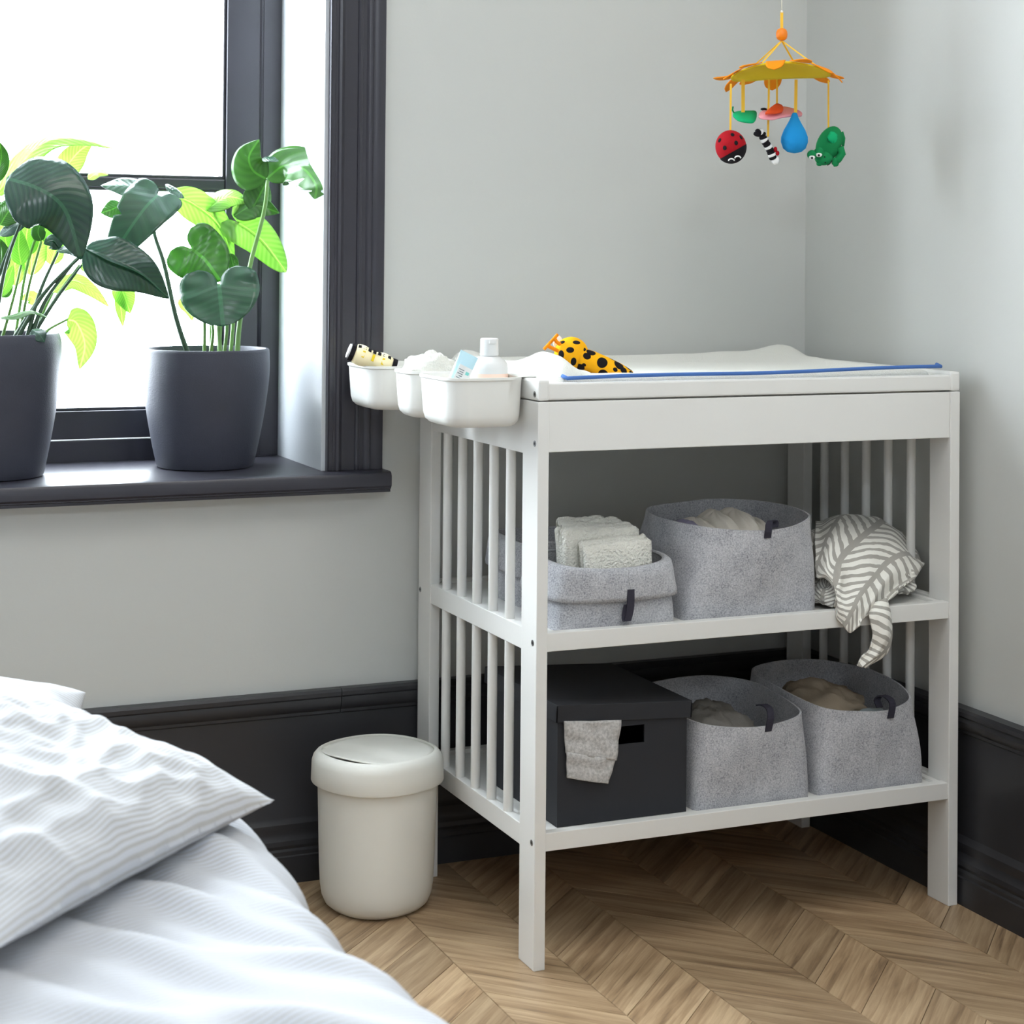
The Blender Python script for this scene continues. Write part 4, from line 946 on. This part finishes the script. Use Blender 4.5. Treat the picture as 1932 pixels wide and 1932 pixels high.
# two hearts
leaf(mo, [B(360, 468, .02), B(388, 492, .012), B(416, 531, .0)], .128, N_(.05, .25, 1), M['leafheart'], 'heart', .06, .0, .05, None, 5, lobe=.30)
stalk(mo, [root(.012, .01), B(398, 590, .02), B(392, 520, .03), B(362, 470, .022)], .004, .003, M['stem'])
leaf(mo, [B(413, 536, -.02), B(417, 575, -.035), B(421, 616, -.045)], .168, N_(.05, .40, .9), M['leafglossy'], 'heart', .06, .03, .04, None, 9, lobe=.40)
stalk(mo, [root(.022, -.02), B(412, 600, .0), B(414, 560, .0), B(413, 537, -.018)], .004, .003, M['stem'])
# leaves to the right
leaf(mo, [B(441, 408, .03), B(480, 388, .02), B(528, 402, .01)], .056, N_(0, .45, .8), M['leafheart'], 'lance', .05, 0, .05, None, 12)
leaf(mo, [B(446, 418, .03), B(492, 452, .02), B(540, 514, .015)], .084, N_(.25, .2, 1), M['leafpale'], 'heart', .05, 0, .04, None, 14, lobe=.16)
stalk(mo, [root(.05, .02), B(440, 580, .03), B(428, 460, .04), B(445, 418, .032)], .004, .0026, M['stem'])
leaf(mo, [B(388, 396, .045), B(430, 372, .04), B(470, 381, .03)], .050, N_(0, .6, .7), M['leafpale'], 'lance', .1, 0, .06, None, 17)
leaf(mo, [B(318, 366, .05), B(365, 385, .045), B(412, 425, .04), B(443, 495, .03)], .062, N_(.1, .3, 1), M['leafpale'], 'lance', .1, 0, .05, None, 19)
leaf(mo, [B(434, 478, .03), B(440, 500, .03), B(445, 525, .025)], .022, N_(.1, .3, 1), M['leafheart'], 'lance', .2, 0, .05, None, 20)
stalk(mo, [root(.03, .03), B(420, 560, .04), B(424, 470, .045), B(400, 395, .045)], .0035, .0025, M['stem'])
leaf(mo, [B(474, 398, .02), B(490, 368, .018), B(504, 342, .012)], .056, N_(.5, .1, .9), M['leafheart'], 'lance', .2, 0, .05, None, 22)
# big dark leaf leaning over to the other pot
leaf(mo, [B(298, 368, -.03), B(274, 392, -.050), B(245, 432, -.055), B(203, 498, -.045)], .112, N_(.15, .45, 1), M['leafglossy'], 'heart', -.04, .0, .03, [(.58, .03, .30, 1)], 25, lobe=.13)
leaf(mo, [B(284, 366, -.02), B(240, 352, -.015), B(190, 350, -.01)], .055, N_(0, .7, .7), M['leafglossy'], 'lance', .1, 0, .05, None, 26)
leaf(mo, [B(230, 385, -.012), B(212, 395, -.01), B(190, 402, -.01)], .04, N_(0, .4, .9), M['leafheart'], 'lance', .1, 0, .05, None, 28)
leaf(mo, [B(312, 352, -.0), B(330, 362, .01), B(348, 374, .01)], .030, N_(.3, .6, .5), M['leafglossy'], 'lance', .1, 0, .05, None, 27)
stalk(mo, [root(-.036, -.03), B(332, 600, -.032), B(310, 500, -.03), B(291, 440, -.02), B(288, 385, -.022)], .0052, .0030, M['stemdark'])
for dx, tp in ((.006, (398, 600)), (-.004, (382, 585)), (.032, (424, 590))): stalk(mo, [root(dx, .0), B(tp[0] + 4, tp[1] + 30, .0), B(tp[0], tp[1], .01)], .0035, .0028, M['stem'])
leaf(mo, [B(336, 566, .06), B(356, 580, .06), B(363, 606, .055)], .026, N_(.1, .3, 1), M['leafpale'], 'lance', .1, 0, .05, None, 29)
# --- peace lily (left pot)
pl = thing('peace_lily', 'bushy lance-leaved plant in the taller pot at the frame edge', 'potted plant', (pc1.x, pc1.y, pc1.z - .02))
def root1(dx, dy): return Vector((pc1.x + dx, pc1.y + dy, pc1.z - .022))
PYL = PY - .03
def B1(px, py, dy): return at(px, py, 1, PYL + dy)
lily = [
 # pts, width, normal, mat, fold, curl, twist
 ([(12, 336, -.06), (70, 355, -.085), (122, 395, -.09), (153, 492, -.07)], .140, N_(.25, .50, .85), 'leafdark', .08, 0, .4),
 ([(0, 400, .05), (18, 420, .05), (10, 470, .05)], .05, N_(.2, .1, 1), 'leafpale', .08, 0, 0),
 ([(30, 540, .06), (28, 500, .06), (44, 455, .06)], .036, N_(.2, .1, 1), 'leafpale', .08, 0, 0),
 ([(58, 520, .06), (64, 470, .06), (90, 430, .06)], .05, N_(.1, .1, 1), 'leafpale', .08, 0, 0),
 ([(95, 500, .06), (104, 470, .06), (110, 440, .06)], .036, N_(.1, .1, 1), 'leafpale', .08, 0, 0),
 ([(130, 455, .06), (118, 425, .06), (125, 395, .06)], .04, N_(.1, .1, 1), 'leafpale', .08, 0, 0),
 ([(0, 560, .04), (12, 545, .04), (20, 520, .04)], .024, N_(.1, .1, 1), 'leafmid', .08, 0, 0),
 ([(70, 575, .05), (58, 560, .05), (40, 565, .05)], .026, N_(.1, .4, 1), 'leafpale', .08, 0, 0),
 ([(-10, 372, .02), (30, 318, .01), (85, 268, 0), (145, 262, -.01), (214, 280, -.02)], .056, N_(-.1, .5, .9), 'leafpale', .12, 0, -.5),
 ([(112, 345, .03), (128, 312, .03), (150, 285, .03), (176, 268, .02)], .048, N_(.1, .2, 1), 'leafpale', .08, 0, 0),
 ([(166, 338, .04), (185, 326, .04), (204, 330, .03)], .022, N_(0, .6, .7), 'leafpale', .08, 0, 0),
 ([(40, 365, -.02), (75, 345, -.02), (108, 330, -.01)], .034, N_(-.1, .7, .7), 'leafdark', .1, 0, 0),
 ([(158, 468, -.03), (205, 492, -.05), (265, 518, -.055), (319, 564, -.05)], .094, N_(.1, .35, 1), 'leafdark', .10, 0, .35),
 ([(222, 530, .02), (236, 560, .02), (246, 592, .02)], .040, N_(.1, .2, 1), 'leafpale', .1, 0, 0),
 ([(226, 545, .03), (228, 580, .03), (232, 617, .03)], .022, N_(.1, .2, 1), 'leafpale', .1, 0, 0),
 ([(126, 603, .03), (145, 610, .03), (160, 650, .03), (150, 698, .03)], .056, N_(.0, .1, 1), 'leafpale', .06, 0, 0),
 ([(98, 552, .03), (135, 530, .03), (170, 545, .03), (207, 580, .03)], .034, N_(0, .5, .8), 'leafpale', .1, 0, 0),
 ([(0, 600, -.06), (30, 596, -.07), (60, 588, -.07), (92, 600, -.07)], .018, N_(0, .8, .5), 'leafmid', .2, 0, 0),
 ([(60, 622, -.09), (75, 632, -.10), (84, 646, -.10)], .03, N_(0, .7, .6), 'leafdark', .2, 0, 0),
 ([(0, 425, -.02), (20, 395, -.02), (45, 385, -.02)], .05, N_(-.1, .4, 1), 'leafmid', .1, 0, 0),
 ([(0, 445, -.03), (30, 425, -.03), (60, 415, -.03)], .03, N_(-.1, .6, .8), 'leafdark', .1, 0, 0),
 ([(40, 500, .02), (35, 465, .02), (38, 430, .02)], .036, N_(0, .1, 1), 'leafpale', .1, 0, 0),
 ([(78, 455, .01), (72, 435, .01), (84, 410, .01)], .026, N_(0, .1, 1), 'leafmid', .1, 0, 0),
 ([(15, 470, .0), (10, 445, .0), (22, 425, .0)], .03, N_(0, .1, 1), 'leafpale', .1, 0, 0),
 ([(60, 480, .04), (50, 450, .04), (55, 420, .04)], .04, N_(0, .1, 1), 'leafpale', .1, 0, 0),
 ([(112, 470, .0), (100, 455, .0), (82, 460, .0)], .03, N_(0, .4, 1), 'leafdark', .1, 0, 0),
 ([(150, 480, .0), (130, 470, -.01), (105, 475, -.01)], .026, N_(0, .6, .7), 'leafdark', .1, 0, 0),
 ([(95, 400, .04), (100, 440, .04), (112, 470, .04)], .05, N_(.1, .1, 1), 'leafpale', .1, 0, 0),
 ([(0, 560, .0), (15, 530, .0), (26, 498, .0)], .022, N_(0, .1, 1), 'leafpale', .1, 0, 0),
 ([(152, 508, .02), (180, 500, .02), (212, 530, .02)], .03, N_(0, .4, 1), 'leafpale', .1, 0, 0),
 ([(0, 520, -.01), (4, 480, -.01), (0, 450, -.01)], .03, N_(0, .1, 1), 'leafmid', .1, 0, 0),
 ([(-8, 345, -.02), (2, 300, -.02), (0, 268, -.03)], .03, N_(.4, .1, 1), 'leafmid', .1, 0, 0),
]
for i, (P, w, n_, mt, fo, cu, tw) in enumerate(lily): leaf(pl, [B1(*q) for q in P], w, n_, M[mt], 'lance', fo, cu, .06, None, 31 + i, tw)
for r_, tip, k, mt in (((.0, -.03), (50, 390, -.06), -12, 'stemdark'), ((.01, -.02), (30, 440, -.02), -20, 'stemdark'), ((.03, -.02), (165, 472, -.03), -16, 'stemdark'), ((.035, -.03), (150, 482, -.02), -14, 'stemdark'),
                       ((.06, -.01), (154, 500, .0), -4, 'stemdark'), ((.065, .0), (150, 500, .02), -6, 'stem'), ((.07, .01), (100, 552, .03), -2, 'stem'), ((.075, -.01), (128, 602, .03), -12, 'stem'), ((.05, .02), (78, 455, .01), -4, 'stem'),
                       ((.02, .02), (40, 500, .02), 2, 'stem'), ((.045, .03), (112, 345, .03), -18, 'stem'), ((.0, .02), (15, 470, .0), 3, 'stem'), ((.055, -.03), (112, 470, .0), -8, 'stemdark'), ((.0, .03), (0, 380, .02), 4, 'stem'), ((.06, -.03), (136, 500, -.02), -14, 'stemdark')):
    a = root1(*r_); b = B1(*tip); c = a.lerp(b, .55) + RGT * (k * .0009)
    stalk(pl, [a, c, b], .0045 if mt == 'stemdark' else .003, .0022, M[mt])

# ------------------------------------------------------------------ hanging mobile
MY = .173
def Q(px, py, dy=0): return at(px, py, 1, MY + dy)
mc = Q(1472, 146)
mb = thing('baby_mobile', 'hanging baby mobile of a yellow flower with felt animals', 'baby mobile', tuple(mc))
k0, k1, k2, kb = Q(1475, -20), Q(1475, 22), Q(1475, 55), Q(1475, 65)
MB().tube([Vector((k0.x, k0.y, ZC)), k0, k1], .0009, 8).build('string', M['string'], mb, smooth=True)
MB().ball(k1, .0022, None, None, None, 10, 8).build('knot', M['string'], mb, smooth=True)
MB().ribbon([k1, k1.lerp(k2, .5), k2], RGT, .0050, .001).build('ribbon', M['ribbon'], mb)
MB().lathe([(.0045, -.0105), (.008, -.0085), (.0098, -.004), (.0102, 0), (.0098, .004), (.008, .0085), (.0045, .0105)], kb, 28).build('bead', M['bead'], mb, smooth=True)
FR = .088
tiltm = Matrix.Rotation(math.radians(-3.5), 3, RGT) @ Matrix.Rotation(math.radians(-1.5), 3, FWD)
def canopy(r, a): 
    z = -.022 * (r / FR) ** 2 * (.75 + .25 * math.cos(2 * a + 1.2)) 
    return mc + Vector((0, 0, .024)) + tiltm @ Vector((r * math.cos(a), r * math.sin(a), z))
vv = [canopy(0, 0)] ; f = []; na, nr = 48, 8
for j in range(1, nr + 1):
    for k in range(na): vv.append(canopy(FR * j / nr, 2 * math.pi * k / na))
for k in range(na): f.append((0, 1 + k, 1 + (k + 1) % na))
for j in range(nr - 1):
    for k in range(na): f.append((1 + j * na + k, 1 + (j + 1) * na + k, 1 + (j + 1) * na + (k + 1) % na, 1 + j * na + (k + 1) % na))
solidify(mesh_obj('flower_disc', vv, f, M['yellow'], mb, True), .003, -1)
NP = 13
for i in range(NP):
    a0 = 2 * math.pi * i / NP + .2; dr = [-.1, .5, -.7, .1, -.5, .6, -.2, .2, -.6, .4, -.3, -.55, .25][i]
    L_ = .034; vv = []; uvn = 9; rowsn = 8
    base = canopy(FR * .93, a0); outd = (canopy(FR, a0) - canopy(FR * .9, a0)).normalized(); sided = (canopy(FR, a0 + .05) - canopy(FR, a0 - .05)).normalized(); upd = outd.cross(sided)
    upd = upd if upd.z > 0 else -upd
    for j in range(rowsn):
        t = j / (rowsn - 1); wj = .0178 * (1 - max(0, (t - .55) / .45) ** 2 * .999) ** .5 * (.95 - .12 * t)
        ctr = base + outd * L_ * t + upd * (dr * .020 * t * t + .0015)
        for i2 in range(uvn): s = i2 / (uvn - 1) * 2 - 1; vv.append(ctr + sided * s * wj)
    solidify(mesh_obj('petal', vv, grid_faces(uvn, rowsn), M['orange'], mb, True), .0016, 0)
kt = kb + Vector((0, 0, -.011))
for a in (.5, 2.2, 3.7, 5.3):
    e = canopy(FR * .80, a); MB().ribbon([kt, kt.lerp(e, .5), e + Vector((0, 0, .001))], RGT if a in (2.2, 5.3) else FWD.cross(UPV), .0032, .0008).build('ribbon', M['ribbon'], mb)
def drop(px0, py0, px1, py1, dy, w=.0040, side=None):
    MB().ribbon([Q(px0, py0, dy), Q((px0 + px1) / 2, (py0 + py1) / 2, dy), Q(px1, py1, dy)], side or RGT, w, .0008).build('ribbon', M['ribbon'], mb)
# ladybird
c = Q(1379, 277, -.03); lady = MB().ball(c, .0275, .024, .0290, Matrix.Rotation(math.radians(-10), 3, FWD), 28, 18).build('ladybird', M['red'], mb, smooth=True)
drop(1379, 158, 1378, 247, -.03, .0034)
hd = (RGT * .5 - UPV * .95).normalized()
rot = hd.to_track_quat('Z', 'Y').to_matrix()
hv = []; nn_, mm_ = 28, 9
for j in range(mm_):
    th = math.radians(72) * j / (mm_ - 1)
    for k in range(nn_):
        a = 2 * math.pi * k / nn_; d = rot @ Vector((math.sin(th) * math.cos(a), math.sin(th) * math.sin(a), math.cos(th))); hv.append(c + Vector((d.x * .0279, d.y * .0250, d.z * .0295)))
face = mesh_obj('ladybird_face', hv, grid_faces(nn_, mm_, True), M['black'], lady, True)
def on_ball(px, py, c, r, dy): return Q(px, py, dy)
for px, py in ((1373, 255), (1388, 260), (1376, 271), (1359, 280), (1355, 265)):
    d = (Q(px, py, -.03) - c); d = Vector((d.x / .0275, 0, d.z / .029)); q = max(0, 1 - d.x ** 2 - d.z ** 2); p = c + Vector((d.x * .0275, -math.sqrt(q) * .024, d.z * .029)); n_ = Vector((d.x, -math.sqrt(q), d.z)).normalized()
    MB().ball(p, .0036, .0042, .0010, n_.to_track_quat('Z', 'Y').to_matrix(), 12, 8).build('spot', M['black'], lady, smooth=True)
for px, py in ((1380, 303), (1392, 298)):
    pts = [Q(px + 5.5 * math.cos(t), py - 4 * math.sin(t) + .5, -.0545 + .006 * (py > 300)) for t in [math.pi * k / 8 for k in range(9)]]
    MB().tube(pts, .0012, 8).build('smile_eye', M['feltwhite'], lady, smooth=True)
# striped caterpillar
drop(1451, 150, 1449, 258, -.005, .0036)
cp_ = [Q(1428, 256), Q(1431, 249), Q(1438, 252), Q(1440, 262), Q(1444, 268), Q(1449, 276), Q(1453, 284), Q(1456, 292), Q(1459, 300)]
cp_ = catmull(cp_, 14); cat = thing('caterpillar', None, None, tuple(mc)); cat.parent = mb; cat.location = (0, 0, 0)
for i in range(13):
    d = (cp_[i + 1] - cp_[i]); MB().lathe([(.0048, -.0032), (.0066, -.002), (.0070, 0), (.0066, .002), (.0048, .0032)], cp_[i].lerp(cp_[i + 1], .5), 16, d.to_track_quat('Z', 'Y').to_matrix()).build('segment', M['black'] if i % 3 != 2 else M['feltwhite'], cat, smooth=True)
MB().ball(Q(1463, 302), .0075, .006, .0085, None, 14, 10).build('caterpillar_head', M['feltwhite'], cat, smooth=True)
MB().ball(Q(1463, 282, -.006), .0035, .003, .005, None, 12, 8).build('bow', M['red'], cat, smooth=True)
MB().ball(Q(1467, 289, -.006), .0035, .003, .0045, None, 12, 8).build('bow', M['red'], cat, smooth=True)
# blue drop
drop(1502, 150, 1501, 216, -.012, .0055)
zt_ = Q(1500, 214).z; zb_ = Q(1499, 290).z; H = zt_ - zb_; cc = Q(1499, 250, -.012)
MB().lathe([(.001, zb_), (.012, zb_ + .002), (.020, zb_ + H * .12), (.0240, zb_ + H * .28), (.0235, zb_ + H * .40), (.0190, zb_ + H * .57), (.0120, zb_ + H * .74), (.0068, zb_ + H * .88), (.0052, zb_ + H * .96), (.0035, zt_)], (cc.x, cc.y, 0), 28).build('blue_drop', M['blue'], mb, smooth=True)
# green frog hanging head down
drop(1563, 152, 1563, 241, .0, .0030)
frog = MB().ball(Q(1564, 272), .0225, .019, .034, Matrix.Rotation(math.radians(24), 3, FWD), 24, 16).build('frog', M['green'], mb, smooth=True)
MB().ball(Q(1554, 299, -.010), .0165, .014, .0125, None, 20, 12).build('frog_head', M['green'], frog, smooth=True)
for px, py, dy in ((1532, 292, -.016), (1545, 287, -.020)):
    e = MB().ball(Q(px, py, dy), .0092, .008, .0085, None, 16, 10).build('frog_eye', M['green'], frog, smooth=True)
    MB().ball(Q(px, py + 5, dy - .004), .0058, .005, .0040, None, 14, 8).build('eyeball', M['feltwhite'], e, smooth=True)
    MB().ball(Q(px, py + 6, dy - .0082), .0022, .0012, .0022, None, 10, 8).build('pupil', M['black'], e, smooth=True)
MB().tube([Q(1584, 278, -.012), Q(1588, 290, -.012), Q(1581, 301, -.012), Q(1576, 307, -.012)], [.0075, .0075, .0068, .0050], 12).build('frog_leg', M['green'], frog, smooth=True)
MB().ball(Q(1576, 306, -.013), .0075, .004, .008, None, 12, 8, .25, 4, 3).build('frog_foot', M['green'], frog, smooth=True)
MB().ball(Q(1546, 309, -.012), .0065, .004, .004, None, 12, 8, .25, 4, 1).build('frog_foot', M['green'], frog, smooth=True)
MB().tube([Q(1585, 250, .01), Q(1590, 262, .008), Q(1591, 276, .006)], [.006, .005, .002], 8).build('frog_leg', M['green'], frog, smooth=True)
MB().ball(Q(1571, 259, -.019), .0105, .003, .0100, None, 18, 10, .3, 3.5, 7).build('frog_patch', M['mint'], frog, smooth=True)
MB().tube([Q(1561, 312, -.021), Q(1566, 309, -.022), Q(1570, 303, -.021)], .0008, 6).build('mouth', M['black'], frog)
for px, py in ((1556, 296), (1557, 307)): MB().ball(Q(px, py, -.0235), .0014, .001, .0014, None, 8, 6).build('nostril', M['black'], frog, smooth=True)
# fluttering felt pieces: green leaf and pink butterfly
drop(1402, 150, 1402, 212, .02, .0062); drop(1466, 150, 1466, 198, .03, .0032)
def flat_piece(nm, mat, pts, dy, par, th=.0025, bend=.004):
    c_ = sum((Q(*p, dy) for p in pts), Vector()) / len(pts); R2 = catmull([Q(*p, dy) for p in pts], 40, True)
    v_ = [c_ + Vector((0, -bend, 0))]; f2 = []
    for s in (.5, 1):
        for i, p in enumerate(R2):
            q = c_.lerp(p, s); q.y += -bend * (1 - s * s) + (p - c_).dot(UPV) * 2.2 * s; v_.append(q)
    n = 40
    for k in range(n): f2 += [(0, 1 + k, 1 + (k + 1) % n), (1 + k, 1 + n + k, 1 + n + (k + 1) % n, 1 + (k + 1) % n)]
    return solidify(mesh_obj(nm, v_, f2, mat, par, True), th, 0)
bf = flat_piece('butterfly', M['pink'], [(1420, 224), (1436, 212), (1462, 204), (1480, 201), (1500, 200), (1516, 209), (1508, 219), (1488, 220), (1460, 224), (1440, 228)], .004, mb)
flat_piece('red_wing', M['redor'], [(1432, 216), (1452, 206), (1470, 198), (1482, 194), (1486, 199), (1472, 211), (1456, 215), (1444, 216)], -.006, bf)
MB().ball(Q(1461, 220, -.004), .0065, .006, .0035, None, 14, 8).build('butterfly_head', M['black'], bf, smooth=True)
MB().ball(Q(1441, 206, .018), .006, .005, .0025, None, 14, 8).build('butterfly_head', M['black'], bf, smooth=True)
gl = flat_piece('felt_leaf', M['mint'], [(1382, 230), (1382, 220), (1390, 213), (1405, 209), (1425, 208), (1438, 209), (1428, 219), (1414, 229), (1400, 234)], .01, mb)
MB().tube([Q(1386, 215, .02), Q(1382, 208, .02), Q(1383, 201, .02)], .0015, 8).build('leaf_stalk', M['green'], gl, smooth=True)

# ------------------------------------------------------------------ bed: mattress, duvet, pillows
bed = thing('bed', 'low bed with a pale mattress beneath the striped duvet', 'bed', (-1.25, -1.1, 0))
MB().box(-1.90, -.66, -2.05, -.28, .19, .385, .03).build('mattress', M['foam'], bed)
MB().box(-1.89, -.67, -2.04, -.29, .09, .189, .01).build('bed_base', M['bedwood'], bed)
for x in (-1.82, -.74):
    for y in (-1.95, -.4): MB().tube([(x, y, 0), (x, y, .09)], .02, 12).build('bed_leg', M['dark'], bed)
# duvet: drapes over the top and down the near side
NUd, NVd = 120, 120
y_a, y_b = -2.10, -.24
def duv(u, v):
    y = y_a + (y_b - y_a) * v
    s = u * 1.78                                  # arc length across, from far-left edge to the hanging hem
    xe = -.556 + max(0, -.6 - y) * .10 + .014 * math.sin(y * 3.1 + .6) + .008 * math.sin(y * 9)
    top = .432; rad = .09; Ltop = 1.30
    if s < Ltop: x = xe - rad - (Ltop - s); z = top; nx, nz_ = 0, 1
    elif s < Ltop + rad * math.pi / 2: a = (s - Ltop) / rad; x = xe - rad + rad * math.sin(a); z = top - rad + rad * math.cos(a); nx, nz_ = math.sin(a), math.cos(a)
    else: x = xe; z = top - rad - (s - Ltop - rad * math.pi / 2); nx, nz_ = 1, 0
    # broad folds fanning out from beneath the pillow
    ph = (y * .95 + x * .50) / .17 + .55 * nz(x * 2.0, y * 2.0) ; ph2 = (y * .8 + x * .75) / .075 + .8 * nz(x * 3.2, y * 3.2, 4)
    ridge = lambda q: (1 - abs(math.sin(math.pi * q)) ** .8) * 2 - 1
    fold = .75 * ridge(ph) * (.6 + .6 * nz(x * 2.4, y * 2.4, 8)) + .28 * math.sin(2 * math.pi * ph2)
    h = fold * .020 + .022 * nz(x * 3.1, y * 3.1, 5) + .005 * nz(x * 11, y * 11, 2)
    end = min(1, (y_b - y) / .08); z_drop = (1 - end) ** 2 * .09
    zz = z + nz_ * h - z_drop * nz_
    return Vector((x + nx * h * .8, y, max(zz, .03)))
vv = []; uv = []
for j in range(NVd):
    for i in range(NUd):
        u = (i / (NUd - 1)) ** .75; v = j / (NVd - 1); vv.append(duv(u, v)); uv.append((v * 1.86, u * 1.78))
o = mesh_obj('duvet', vv, grid_faces(NUd, NVd), M['duvetcloth'], None, True, uv, loc=(-1.2, -1.1, .4)); solidify(o, .012, -1); subsurf(o, 1)
tag(o, 'white finely striped duvet spread rumpled over the bed', 'duvet')
def pillow(name, label, C, ex, ey, a, b, th, seed, wr=.012, drop=.0, uvf=1.0):
    ex = Vector(ex).normalized(); ey = Vector(ey); ey = (ey - ex * ey.dot(ex)).normalized(); ez = ex.cross(ey)
    if ez.z < 0: ez = -ez
    n = 72; v_ = []; uv_ = []; C = Vector(C)
    def surf_pt(u, v, sg):
        e = ((1 - abs(u) ** 2.6) * (1 - abs(v) ** 2.6)); h = max(0, e) ** .52
        pu = u * (1 - .06 * (1 - v * v) * abs(u)); pv = v * (1 - .06 * (1 - u * u) * abs(v))
        cr = 1 - abs(nz(u * 2.6 + v * 1.2 + seed, v * 2.0 - u * .6, seed)) * 2; cr2 = 1 - abs(nz(u * 4.4 + seed * 2, v * 5.2, 3)) * 2
        w = wr * (1.0 * nz(u * 1.8 + seed, v * 1.8, sg) + .9 * cr * abs(cr) + .45 * cr2 * abs(cr2)) * h + .25 * wr * nz(u * 9 + seed, v * 9, 2) * (.3 + h)
        return C + ex * pu * a + ey * pv * b + ez * (sg * th * h + w * (1 if sg > 0 else .3)) - Vector((0, 0, drop * (u * u + v * v)))
    for sg in (1, -1):
        for j in range(n):
            for i in range(n): u, v = i / (n - 1) * 2 - 1, j / (n - 1) * 2 - 1; v_.append(surf_pt(u, v, sg)); uv_.append((u * a * uvf, v * b * uvf))
    f = grid_faces(n, n); N2 = n * n; f += [tuple(i + N2 for i in q[::-1]) for q in f]
    o = mesh_obj(name, v_, f, M['ticking'], None, True, uv_, loc=tuple(C))
    bm = bmesh.new(); bm.from_mesh(o.data); bmesh.ops.remove_doubles(bm, verts=bm.verts, dist=1e-4); bm.to_mesh(o.data); bm.free()
    subsurf(o, 1); tag(o, label, 'pillow', 'striped pillows on the bed'); return o
cor = Vector((-.552, -.475, .455))
exd = Vector((-.38, -.42, .02)).normalized(); eyd = Vector((-.42, .38, .13)).normalized()
pillow('pillow', 'striped ticking pillow with a pointed corner hanging past the duvet', cor + exd * .30 + eyd * .24, exd, eyd, .30, .24, .062, 4, wr=.016)
pillow('pillow', 'pale striped pillow behind, only its rounded top showing', (-1.01, -.24, .468), (.9, -.1, -.16), (.1, .8, .45), .27, .2, .075, 9)
